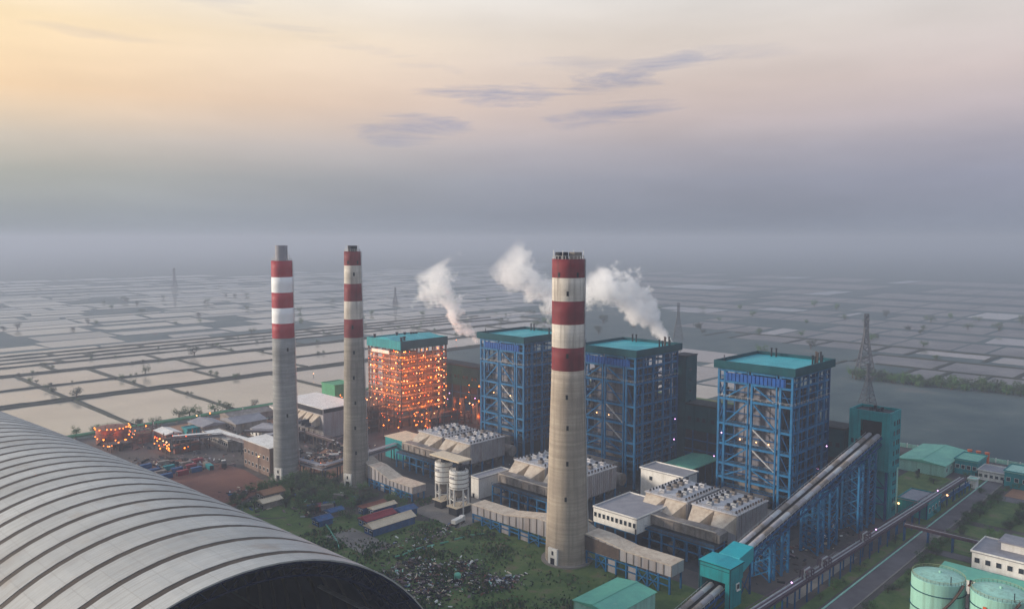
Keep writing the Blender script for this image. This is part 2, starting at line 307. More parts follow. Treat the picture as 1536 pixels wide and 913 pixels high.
def water_mat(name, c):
    m = bpy.data.materials.new(name); m.use_nodes = True; t = m.node_tree; b = t.nodes['Principled BSDF']
    b.inputs['IOR'].default_value = 1.33; b.inputs['Specular IOR Level'].default_value = 0.5; b.inputs['Roughness'].default_value = 0.06
    g = t.nodes.new('ShaderNodeNewGeometry'); n = t.nodes.new('ShaderNodeTexNoise'); n.inputs['Scale'].default_value = 0.02; n.inputs['Detail'].default_value = 5
    t.links.new(g.outputs['Position'], n.inputs['Vector'])
    t.links.new(RAMP(n.outputs[0], [(0.35, c), (0.65, tuple(x * 0.86 for x in c))], t), b.inputs['Base Color'])
    n2 = t.nodes.new('ShaderNodeTexNoise'); n2.inputs['Scale'].default_value = 0.9; n2.inputs['Detail'].default_value = 3
    t.links.new(g.outputs['Position'], n2.inputs['Vector'])
    bm = t.nodes.new('ShaderNodeBump'); bm.inputs['Strength'].default_value = 0.04; bm.inputs['Distance'].default_value = 0.2
    t.links.new(n2.outputs[0], bm.inputs['Height']); t.links.new(bm.outputs[0], b.inputs['Normal'])
    return m
pond_m = [water_mat('pond water', (0.42, 0.38, 0.31)), water_mat('greyer pond water', (0.36, 0.34, 0.30)), water_mat('silty pond water', (0.46, 0.41, 0.34))]
weed_pond_m = [water_mat('weedy pond water', (0.15, 0.16, 0.15)), water_mat('dark pond water', (0.22, 0.22, 0.22)), pond_m[1]]

def sheet(name, pts, m, z):
    o = MB().add([(x, y, z) for x, y in pts], [tuple(range(len(pts)))]).build(name, m); return kind(o, 'structure')
def rect(name, m, x0, x1, y0, y1, z): return sheet(name, [(x0, y0), (x1, y0), (x1, y1), (x0, y1)], m, z)
G = 15000
ground = kind(MB().add([(-G, -G, 0), (G, -G, 0), (G, G, 0), (-G, G, 0)], [(0, 1, 2, 3)]).build('ground', field), 'structure')
rect('plant_yard', yard_m, 140, 513, -40, 549, 0.10)
def blob(name, m, pts, z, jit=2.0, sub=5):      # outline with an uneven edge
    out = []
    for i, p in enumerate(pts):
        q = pts[(i + 1) % len(pts)]
        for k in range(sub):
            t = k / sub; out.append((p[0] + (q[0] - p[0]) * t + random.uniform(-jit, jit), p[1] + (q[1] - p[1]) * t + random.uniform(-jit, jit)))
    return sheet(name, out, m, z)
blob('lawn', grass_m, [(150, 130), (250, 148), (250, 200), (262, 250), (230, 262), (214, 300), (150, 350)], 0.16)
blob('lawn', grass_m, [(225, 120), (262, 122), (262, 150), (225, 146)], 0.18, 1.0)
blob('red_soil_yard', red_soil, [(152, 350), (204, 372), (206, 420), (196, 452), (150, 470)], 0.20)
blob('clay_yard', orange_soil, [(214, 470), (330, 470), (330, 540), (214, 545)], 0.16)
blob('clay_yard', orange_soil, [(222, 356), (262, 380), (262, 415), (226, 400)], 0.20, 1.5)
blob('grass_patch', grass_m, [(186, 320), (226, 330), (228, 362), (205, 372), (160, 345)], 0.22)
rect('paved_pad', paving, 228, 262, 258, 292, 0.22)
rect('dirt_path', paving, 182, 196, 262, 292, 0.24)
rect('plant_floor', plant_floor_m, 262, 470, 146, 470, 0.14)
# road with kerbs and verge
rect('road', asphalt, 235, 505, 103, 109.6, 0.26)
for y in (102.6, 110.0): kind(MB().box(235, 505, y - 0.3, y + 0.3, 0.1, 0.40).build('kerb', mint if y > 105 else paving), 'structure')
rect('lawn', grass_m, 236, 470, 111.4, 116, 0.20)
rect('lawn', grass_m, 236, 345, 84, 100.2, 0.20)
rect('lawn', grass_m, 352, 392, 84, 100.2, 0.20); rect('lawn', grass_m, 398, 440, 78, 100.2, 0.20); rect('lawn', grass_m, 360, 394, 62, 81, 0.20)
rect('lawn', grass_m, 398, 462, 117, 146, 0.20)
rect('side_road', asphalt, 440, 448, 60, 100.5, 0.28)
rect('dirt_path', orange_soil, 449, 505, 88, 97, 0.22); rect('side_road', asphalt, 345.5, 351.5, 60, 100.5, 0.28)
rect('site_drive', paving, 262, 320, 119, 128, 0.20)

# ponds laid out in rows between dikes
rp = random.Random(21)
def pond(x0, x1, y0, y1, z=0.12):
    if x1 - x0 < 8 or y1 - y0 < 5: return
    j = lambda a: rp.uniform(-a, a); a = 1.5 if y0 < 900 and x0 < 700 else 5.0
    if y0 > 980 or x0 > 900:      # silted or overgrown ponds leave a smaller sheet of open water
        if rp.random() < 0.22: y1 = y0 + (y1 - y0) * rp.uniform(0.4, 0.85)
        if rp.random() < 0.18: x0 = x0 + (x1 - x0) * rp.uniform(0.0, 0.45)
    rect_ = [(x0 + j(a), y0 + j(a)), (x1 + j(a), y0 + j(a)), (x1 + j(a), y1 + j(a)), (x0 + j(a), y1 + j(a))]
    sheet('pond', rect_, rp.choice(weed_pond_m if x0 > 0.9 * y0 or (y0 > 980 and rp.random() < 0.2) else pond_m), z + rp.uniform(0, 0.02))
def dike(x0, x1, y0, y1, h=1.1):
    ax = (x1 - x0) > (y1 - y0); n = max(2, int(max(x1 - x0, y1 - y0) / 9)); b = MB(); vs = []; fs = []
    for i in range(n + 1):
        t = i / n; hh = h * rp.uniform(0.75, 1.2); o = rp.uniform(-0.6, 0.6); wi = rp.uniform(0.85, 1.15)
        c = ((x0 + x1) / 2, (y0 + y1) / 2); hw = (min(x1 - x0, y1 - y0) / 2 + 1.2) * wi
        for k, (s_, z) in enumerate(((-1, 0.02), (-0.55, hh), (0.55, hh), (1, 0.02))):
            vs.append((x0 + (x1 - x0) * t, c[1] + o + s_ * hw, z) if ax else (c[0] + o + s_ * hw, y0 + (y1 - y0) * t, z))
    for i in range(n):
        for k in range(3): fs.append((i * 4 + k, i * 4 + k + 1, i * 4 + 5 + k, i * 4 + 4 + k) if not ax else (i * 4 + k + 1, i * 4 + k, i * 4 + 4 + k, i * 4 + 5 + k))
    kind(b.add(vs, fs).build('dike', dike_m), 'structure')
BUSH = []      # spots for dike bushes, filled here and planted further down
rect('lawn', grass_m, 516, 560, 300, 560, 0.05)
for (a_, b_, c_, d_) in ((560, 610, 330, 400), (614, 690, 318, 372), (614, 700, 378, 450), (560, 608, 408, 470), (700, 760, 330, 420), (560, 640, 478, 540), (646, 720, 460, 545), (724, 800, 428, 540)): pond(a_, b_, c_, d_)
rows = [(566, 684), (700, 764), (770, 842)]
y = 856.0
while y < 2150:
    h = rp.choice((18, 22, 26, 34, 46, 60)) * (1 + (y - 850) / 2600); rows.append((y, y + h)); y += h + rp.choice((6, 7, 8, 9, 16)) * (1 + (y - 850) / 2000)
rows += [(2230, 2300), (2340, 2420), (2480, 2570), (2650, 2760)]
fixed = {0: [60, 128, 202, 275, 372, 500, 640], 1: [40, 200, 262, 330, 420, 560], 2: [80, 200, 262, 348, 440, 600]}
for i, (y0, y1) in enumerate(rows):
    xr = y1 * 1.10 if y1 > 600 else 640
    if i in fixed: xs = fixed[i] + [x for x in (700, 800, 900) if x < xr]
    else:
        xs = []; x = rp.uniform(0, 60)
        while x < xr: xs.append(x); x += rp.uniform(70, 200) if (y1 - y0) < 40 else rp.uniform(60, 140)
    g = 2.5 if y0 < 900 else 2.6 + y0 * 0.001
    for a, b in zip(xs, xs[1:]):
        if i > 2 and rp.random() < (0.06 if y0 < 1000 else 0.12): continue
        if i == 0 and a > 300 and b > 520: continue
        pond(a + g, b - g, y0, y1)
        if y0 < 1000:
            dike(b - g + 1.4, b + g - 1.4, y0 + 1, y1 - 1, 1.0)
            for k in range(rp.randint(0, 4)): BUSH.append((b + rp.uniform(-2, 2), rp.uniform(y0, y1), rp.uniform(1.4, 3.2)))
    if y0 < 1000:
        dike(-40, min(xr, 900), y1 + 1.5, y1 + 5.0, 1.2)
        if i < 3: dike(-40, min(xr, 900), rows[i + 1][0] - 5.0, rows[i + 1][0] - 1.5, 1.2)
        for k in range(14): BUSH.append((rp.uniform(60, xr), y1 + rp.uniform(1, 6), rp.uniform(1.2, 2.8)))
paddy_m = mat('wet paddy', (0.13, 0.125, 0.135), (0.10, 0.10, 0.11), 0.02, 0.5, c3=(0.17, 0.155, 0.16), detail=9)
# right-hand ponds and paddies beyond the tree line
cols = [(775, 835), (843, 905), (930, 985), (1000, 1080), (1100, 1170), (1195, 1290), (1320, 1400), (1440, 1560), (1600, 1720), (1790, 1950), (2050, 2250), (2400, 2600)]
for i, (x0, x1) in enumerate(cols):
    y = x0 * 0.16; ymax = x1 * (0.36 if i < 2 else 0.55 if i < 5 else 0.72)
    while y < ymax:
        st = rp.uniform(22, 60) * (1 + x0 / 2500)
        q_ = rp.random()
        if q_ < (0.2 if i < 7 else 0.14): pond(x0, x1, y, y + st - 5)
        elif q_ < 0.85: rect('paddy', paddy_m, x0 + rp.uniform(0, 4), x1, y, y + st - 5 + rp.uniform(-2, 2), 0.12)
        if x0 < 1000 and y > 120:
            dike(x0 - 4, x1 + 4, y + st - 4.5, y + st - 0.5, 0.9)
        y += st
    if x0 < 1000: dike(x1 + 1, x1 + 6, x0 * 0.16, ymax, 1.0)

# ================================================================== CHIMNEYS
def ring(prof_in, prof_out):     # closed wall section
    return prof_out + prof_in[::-1] + [prof_out[0]]
def chimney(name, label, loc, shells, r_at, H, conc, red, wht, bands, flue, door=True, seed=1):
    rr = random.Random(seed)
    c = thing(name, label, 'chimney', loc)
    zb = bands[-1][1]
    n = 48
    zs = [0.0] + [zb * k / 12 for k in range(1, 13)]
    MB().lathe([(r_at(z), z) for z in zs] + [(r_at(zb) - 0.6, zb)], n).build('shaft', conc, c, smooth=True)
    for k, (z1, z0, colr) in enumerate(bands):      # painted rings, top to bottom
        b = MB(); o = 0.02
        b.lathe([(r_at(z0) + o, z0), (r_at((z0 + z1) / 2) + o, (z0 + z1) / 2), (r_at(z1) + o, z1), (r_at(z1) - 0.7, z1)], n)
        b.build('red_band' if colr else 'white_band', red if colr else wht, c, smooth=True)
    MB().lathe([(r_at(H) - 0.65, H - 3), (r_at(H) - 0.65, H - 0.4), (0.2, H - 0.35)], n).build('cap_slab', dark_steel, c)
    rail = MB()
    for i in range(24):
        a = 2 * math.pi * i / 24; p = (math.cos(a) * (r_at(H) - 0.3), math.sin(a) * (r_at(H) - 0.3))
        rail.bar((*p, H), (*p, H + 1.2), 0.10)
        a2 = 2 * math.pi * (i + 1) / 24; q = (math.cos(a2) * (r_at(H) - 0.3), math.sin(a2) * (r_at(H) - 0.3))
        rail.bar((*p, H + 1.2), (*q, H + 1.2), 0.09)
    rail.build('handrail', galv, c)
    for i in range(4):
        a = R(20 + 90 * i); p = (math.cos(a) * (r_at(H) - 0.2), math.sin(a) * (r_at(H) - 0.2))
        bar('lightning_rod', c, galv, (*p, H), (*p, H + 3.4), 0.14)
    for (fx, fy, fr, fh, fm) in flue:
        f = MB().lathe([(fr, H - 1.5), (fr, H + fh), (fr - 0.35, H + fh), (fr - 0.35, H + fh - 3)], 28, fx, fy).build('flue', fm, c, smooth=False)
        MB().lathe([(0.05, H + fh - 2.2), (fr - 0.3, H + fh - 2.2)], 28, fx, fy).build('flue_mouth', black_gap, f)
    # small dark openings up the shaft, on the side towards the camera
    av = math.atan2(-loc[1], -loc[0])
    for z, off in shells:
        a = av + R(off); r = r_at(z); d = Vector((math.cos(a), math.sin(a), 0)); t = Vector((-d.y, d.x, 0))
        b = MB(); p0 = d * (r - 0.3); p1 = d * (r + 0.10)
        b.frus([p0 - t * 0.45 + Vector((0, 0, z - 0.9)), p0 + t * 0.45 + Vector((0, 0, z - 0.9)), p0 + t * 0.45 + Vector((0, 0, z + 0.9)), p0 - t * 0.45 + Vector((0, 0, z + 0.9))],
               [p1 - t * 0.45 + Vector((0, 0, z - 0.9)), p1 + t * 0.45 + Vector((0, 0, z - 0.9)), p1 + t * 0.45 + Vector((0, 0, z + 0.9)), p1 - t * 0.45 + Vector((0, 0, z + 0.9))])
        b.build('opening', black_gap, c)
    MB().lathe([(r_at(0) + 1.6, 0.1), (r_at(0) + 1.6, 0.7), (r_at(0) - 0.2, 0.75)], n).build('plinth', paving, c)
    if door:
        a = av - R(38); d = Vector((math.cos(a), math.sin(a), 0)); t = Vector((-d.y, d.x, 0)); r = r_at(3)
        def pan(nm, m, w0, w1, z0, z1, pr, par):
            b = MB(); p0 = d * (r - 1.0); p1 = d * (r + pr)
            b.frus([p0 + t * w0 + Vector((0, 0, z0)), p0 + t * w1 + Vector((0, 0, z0)), p0 + t * w1 + Vector((0, 0, z1)), p0 + t * w0 + Vector((0, 0, z1))],
                   [p1 + t * w0 + Vector((0, 0, z0)), p1 + t * w1 + Vector((0, 0, z0)), p1 + t * w1 + Vector((0, 0, z1)), p1 + t * w0 + Vector((0, 0, z1))])
            return b.build(nm, m, par)
        dp = pan('door_surround', white, -2.2, 2.2, 0.7, 7.0, 0.55, c)
        pan('door_leaf', dark_steel, -1.0, 1.0, 0.7, 3.2, 0.62, dp); pan('door_vent', dark_steel, -0.4, 0.5, 4.4, 6.0, 0.62, dp)
    # ladder cage up the side
    a = av + R(75); d = Vector((math.cos(a), math.sin(a), 0)); lad = MB()
    for k in range(30):
        z0, z1 = H * k / 30, H * (k + 1) / 30
        p, q = d * (r_at(z0) + 0.45), d * (r_at(z1) + 0.45); lad.bar((p.x, p.y, z0), (q.x, q.y, z1), 0.35, 0.25)
    lad.build('ladder', galv, c)
    return c
def rfun(H, rb, rt): return lambda z: rt + (rb - rt) * max(0, 1 - z / H) ** 1.25
def bands_of(zs, first=1):
    return [(zs[k], zs[k + 1], (k + first) % 2) for k in range(len(zs) - 1)]
chimney('chimney', 'tan concrete chimney with weathered red and white bands, nearest of the three', (236.7, 201.8, 0), [(104.5 + 2.5, -2), (114.2, -34), (114.2, 34), (83, -2), (55, 0), (41, 0), (27, -4), (67, -3)],
        (lambda z: 6.35 + 2.35 * max(0, 1 - z / 80) ** 1.05), 120.2, conc_warm, band_red, band_white, bands_of([120.2, 113, 104, 95, 86, 77]), [(1.9, -1.9, 2.55, 2.6, conc_mid), (-1.9, 1.9, 2.55, 2.6, dark_steel)], seed=1)
chimney('chimney', 'stained grey concrete chimney with red and white bands, middle one of the three', (234.4, 345.1, 0), [(110, 8), (116, -32), (116, 36), (83, -6), (70, 0), (57, -3), (44, 3), (31, 0), (18, 2)],
        rfun(121.5, 6.7, 4.2), 121.5, conc_mid, band_red, band_white, bands_of([121.5, 114.4, 105.1, 96.2, 86.9, 77.5]), [(0.2, 0.2, 2.5, 3.0, dark_steel), ], seed=2)
chimney('chimney', 'pale grey ringed chimney with fresh red and white bands beside the arched shed', (214.3, 380.6, 0), [(70, 20), (35, 10)],
        rfun(116.5, 6.7, 5.35), 116.5, conc_cool, band_red_new, band_white_new, bands_of([116.5, 108, 99.9, 91.8, 83.7, 75.9]), [(0, 0, 3.15, 8.0, slab_grey)], door=True, seed=3)

# ================================================================== BOILER HOUSES
def railing(b, p, q, z, h=1.1, step=3.0):
    p = Vector((p[0], p[1], z)); q = Vector((q[0], q[1], z)); n = max(1, int((q - p).length / step))
    for k in range(n + 1):
        c = p + (q - p) * k / n; b.bar(c, c + Vector((0, 0, h)), 0.09)
    b.bar(p + Vector((0, 0, h)), q + Vector((0, 0, h)), 0.10); b.bar(p + Vector((0, 0, h * 0.5)), q + Vector((0, 0, h * 0.5)), 0.07)
LV = [17.1, 23.7, 33.0, 42.6, 54.3, 62.4]
YC = [2.0, 7.4, 9.2, 21.0, 22.8, 34.6, 37.6]
XC = [2.0, 8.5, 17.5, 27.0, 34.5, 40.0]
def boiler(label, loc, seed):
    rr = random.Random(seed)
    b = thing('boiler_house', label, 'boiler house', loc, group='blue framed boiler houses in a row')
    # roof tray with parapet
    bx('roof_deck', b, turq, 0.6, 41.4, 0.6, 38.9, 70.0, 70.5)
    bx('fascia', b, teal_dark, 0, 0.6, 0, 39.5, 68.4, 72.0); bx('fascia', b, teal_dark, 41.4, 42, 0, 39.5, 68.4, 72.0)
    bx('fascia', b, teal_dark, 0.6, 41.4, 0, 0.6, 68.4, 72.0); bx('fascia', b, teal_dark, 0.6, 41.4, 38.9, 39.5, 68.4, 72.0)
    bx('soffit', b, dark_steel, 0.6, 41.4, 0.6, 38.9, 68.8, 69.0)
    for (x, y, h) in ((38, 30, 3.8), (38, 27.5, 3.9), (26, 4, 4.0), (29.5, 4.4, 3.2), (31.5, 4, 4.8), (33, 5.4, 4.9), (36, 4.6, 4.6), (34.5, 3.2, 3.2)):
        v = MB().tube((0, 0, 70.5), (0, 0, 70.5 + h), 0.42, n=8).tube((0, 0, 70.5 + h), (0, 0, 70.9 + h), 0.62, 0.55, n=8).build('vent_pipe', rust_steel if h > 4.7 else dark_steel, b, (x, y, 0))
    bar('lightning_rod', b, dark_steel, (5, 37, 70.5), (5, 37, 74.0), 0.3)
    # steel frame
    for y in YC:
        thin = y in (9.2, 22.8)
        bx('column', b, blue, 2 - (0.35 if thin else 0.5), 2 + (0.35 if thin else 0.5), y - (0.35 if thin else 0.5), y + (0.35 if thin else 0.5), 0.2, 68.8)
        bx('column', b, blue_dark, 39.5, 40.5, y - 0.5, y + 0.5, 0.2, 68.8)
    for x in XC[1:-1]:
        bx('column', b, blue, x - 0.5, x + 0.5, 1.5, 2.5, 0.2, 68.8)
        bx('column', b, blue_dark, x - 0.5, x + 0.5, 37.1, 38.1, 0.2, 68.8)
    for x in (12.5, 22.5): bx('column', b, blue, x - 0.3, x + 0.3, 4.0, 4.6, 0.2, 68.6)
    for z in LV + [67.6]:
        for (a, c) in zip(YC, YC[1:]):
            if c - a > 2.5: bx('beam', b, blue, 1.6, 2.4, a + 0.51, c - 0.51, z - 0.55, z + 0.45)
        for (a, c) in zip(XC, XC[1:]): bx('beam', b, blue, a + 0.51, c - 0.51, 1.6, 2.4, z - 0.5, z + 0.4)
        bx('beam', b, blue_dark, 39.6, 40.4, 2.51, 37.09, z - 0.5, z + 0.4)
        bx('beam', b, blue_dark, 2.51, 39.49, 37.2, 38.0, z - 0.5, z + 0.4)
    for z0, z1 in zip([9.0] + LV, LV + [67.6]):      # secondary girts between the main levels
        zm = (z0 + z1) / 2
        for (a, c) in zip(YC, YC[1:]):
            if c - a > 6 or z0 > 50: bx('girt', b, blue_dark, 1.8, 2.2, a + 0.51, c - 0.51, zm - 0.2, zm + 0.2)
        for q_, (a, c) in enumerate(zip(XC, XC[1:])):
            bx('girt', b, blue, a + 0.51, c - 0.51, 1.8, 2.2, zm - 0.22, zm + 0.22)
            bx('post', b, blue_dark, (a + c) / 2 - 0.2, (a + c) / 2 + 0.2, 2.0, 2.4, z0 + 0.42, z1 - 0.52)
            if (q_ + int(zm)) % 3 == 0: bar('brace', b, blue_dark, (a + 0.5, 2.6, z0 + 0.4), (c - 0.5, 2.6, z1 - 0.5), 0.3)
    # perimeter decks and handrails
    zz = [9.0, 13.0] + LV[:-1]
    for z in zz:
        bx('floor_deck', b, grating, 2.5, 5.2, 2.5, 37.1, z + 0.46, z + 0.62)
        bx('floor_deck', b, grating, 5.2, 39.5, 2.5, 6.0, z + 0.46, z + 0.62)
        bx('floor_deck', b, grating, 5.2, 39.5, 33.4, 37.1, z + 0.46, z + 0.62)
        rl = MB(); railing(rl, (1.5, 1.5), (1.5, 38), z + 0.6); railing(rl, (1.5, 1.5), (40.5, 1.5), z + 0.6); rl.build('handrail', galv if z == 54.3 else blue, b)
    z = 20.0
    while z < 64:       # closely stacked platforms down the right-hand side
        if min(abs(z - q) for q in LV) > 1.2:
            x0 = rr.choice((9.2, 9.2, 12)); x1 = rr.choice((26.0, 34.0, 34.0, 39.0))
            p = bx('platform', b, grating, x0, x1, 2.7, 7.4, z, z + 0.3)
            rl = MB(); railing(rl, (x0, 2.2), (x1, 2.2), z + 0.3); rl.build('handrail', blue_dark, b)
        z += 3.1
    # braces on the long front
    def brace(p, q, m=blue, w_=0.62): bar('brace', b, m, p, q, w_)
    for (z0, z1) in zip([17.6] + LV[1:-1], LV[1:]):
        k = rr.choice((0, 1)) if z0 > 40 else 0
        if (z0, z1) in ((23.7, 33.0), (33.0, 42.6)) or rr.random() < 0.75:
            brace((2.1, 9.6, z0 + 0.5), (2.1, 20.5, z1 - 0.6), galv if z0 in (23.7, 33.0) else blue); brace((2.1, 34.2, z0 + 0.5), (2.1, 23.2, z1 - 0.6))
        else: brace((2.1, 34.2, z0 + 0.5), (2.1, 23.2, z1 - 0.6))
        if rr.random() < 0.6: brace((34.9, 2.0, z0 + 0.4), (39.6, 2.0, z1 - 0.5), blue_dark, 0.45)
        brace((2.5, 37.6, z0 + 0.5), (8.2, 37.6, z1 - 0.5), blue_dark, 0.5)
        brace((39.9, 22.8, z0 + 0.5), (39.9, 34.6, z1 - 0.5), blue_dark, 0.5)
    for (a, c) in ((2.5, 7.0), (34.9, 37.2)):
        for (z0, z1) in zip(LV, LV[1:]): brace((2.0, a, z0 + 0.5), (2.0, c, z1 - 0.5), blue_dark, 0.32)
    # louvred sheet under the eaves
    lo = bx('louvre_band', b, blue_bright, 1.35, 1.55, 5.0, 34.0, 62.9, 66.6)
    for k in range(15): bx('louvre_fin', lo, blue_bright, -0.38, -0.1, -13.9 + k * 1.95, -13.35 + k * 1.95, -1.8, 1.8)
    # boiler casing with stiffeners
    cs = bx('furnace_casing', b, boiler_grey, 6.0, 19.0, 9.5, 31.5, 15.5, 64.5)
    for k in range(9): bx('stiffener', cs, boiler_grey, -6.85, -6.5, -11.0, 11.0, -21 + k * 5.2, -20.6 + k * 5.2)
    for k in range(6): bx('stiffener', cs, boiler_grey, -6.75, -6.5, -10.6 + k * 4.2, -10.4 + k * 4.2, -24.4, 24.4)
    for k in range(9): bx('stiffener', cs, boiler_grey, -6.4, 6.4, -11.35, -11.0, -21 + k * 5.2, -20.6 + k * 5.2)
    MB().frus([(8, 13, 8), (17, 13, 8), (17, 28, 8), (8, 28, 8)], [(6, 9.5, 15.45), (19, 9.5, 15.45), (19, 31.5, 15.45), (6, 31.5, 15.45)]).build('bottom_hopper', grey_dirty, b)
    rc = bx('rear_pass_casing', b, boiler_grey, 24, 35, 10.5, 30.5, 9, 58)
    for k in range(9): bx('stiffener', rc, dark_steel, -5.6, 5.6, -10.35, -10.0, -22 + k * 5.2, -21.5 + k * 5.2)
    bx('cross_duct', b, boiler_grey, 19.0, 24, 11, 30, 50, 61)
    for k in range(3):
        y = 13 + k * 7
        MB().tube((0, 0, 0), (0, 0, 40), 1.6, n=12).build('coal_pipe', dark_steel, b, (21.5, y, 8))
    MB().tube((0, 4, 0), (0, 34, 0), 0.9, n=12).build('steam_drum', grey_clad, b, (14, 0.5, 66.2))
    for k in range(4):
        x = 9 + k * 7.5; z0 = rr.uniform(20, 30)
        MB().tube((0, 0, z0), (0, 0, z0 + rr.uniform(18, 30)), 0.55, n=8).build('riser_pipe', galv if k == 1 else dark_steel, b, (x, 8.2, 0))
    for k in range(8):
        z0 = LV[0] + k * 5.6
        if z0 < 58: bar('stair_flight', b, blue_dark, (30 if k % 2 else 37, 3.6, z0), (37 if k % 2 else 30, 3.6, z0 + 5.4), 0.9, 0.35)
    for k in range(16):
        x = rr.uniform(6, 38); z0 = rr.uniform(12, 56); ln = rr.uniform(3, 9)
        if k % 2: MB().tube((0, 0, 0), (ln, 0, 0), rr.uniform(0.3, 0.8), n=8).build('pipe_run', rr.choice((dark_steel, galv, rust_steel, grey_dirty)), b, (min(x, 39 - ln), 6.6, z0))
        else: bx('equipment_box', b, rr.choice((dark_steel, grey_dirty, blue_dark, rust_steel)), min(x, 35), min(x, 35) + rr.uniform(1.5, 4), 4.8, 7.6, z0, z0 + rr.uniform(1.5, 3.5))
    for k in range(12):
        y = rr.uniform(30, 35.5); z0 = rr.uniform(14, 58)
        bx('equipment_box', b, rr.choice((dark_steel, blue_dark, grey_dirty)), 4.5, 7.5, y, y + rr.uniform(0.8, 2), z0, z0 + rr.uniform(1.0, 4.5))
    # plant at the foot: air ducts and fans
    MB().tube((0, 0, 0), (0, 9, 0), 3.2, n=16).build('air_duct', grey_dirty, b, (-5.5, 3.5, 6.5))
    MB().lathe([(0.4, 0), (2.6, 0.3), (3.4, 1.8), (3.4, 4.2), (2.0, 6.2), (0.1, 6.8)], 18).build('fan_casing', grey_clad, b, (-6, 19, 1.5), smooth=True)
    bx('low_duct', b, grey_dirty, -4, 4.5, 12, 34, 7.5, 12.5)
    bx('mill_housing', b, dark_steel, 6, 36, 7, 33, 0.3, 7.0)
    for (x, y, z, m, r) in ((1.2, 26, 36.5, lamp_pale, 0.42), (1.2, 18, 36.5, lamp_pale, 0.36), (1.2, 12, 36.5, lamp_pale, 0.4), (1.1, 35.4, 38, lamp_pink, 0.4), (37.8, 1.2, 31, lamp_pink, 0.4)):
        if rr.random() < (1.0 if seed == 4 else 0.5): bulb('lamp', b, m, (x, y, z), r)
    return b
boiler('blue framed boiler house with turquoise roof, nearest, beside the inclined conveyor', (328, 151, 0), 4)
boiler('blue framed boiler house with turquoise roof just right of the nearest tan chimney', (326.5, 233.2, 0), 5)
boiler('blue framed boiler house with turquoise roof between the lamp lit boiler and the tan chimney', (326.5, 311.3, 0), 6)

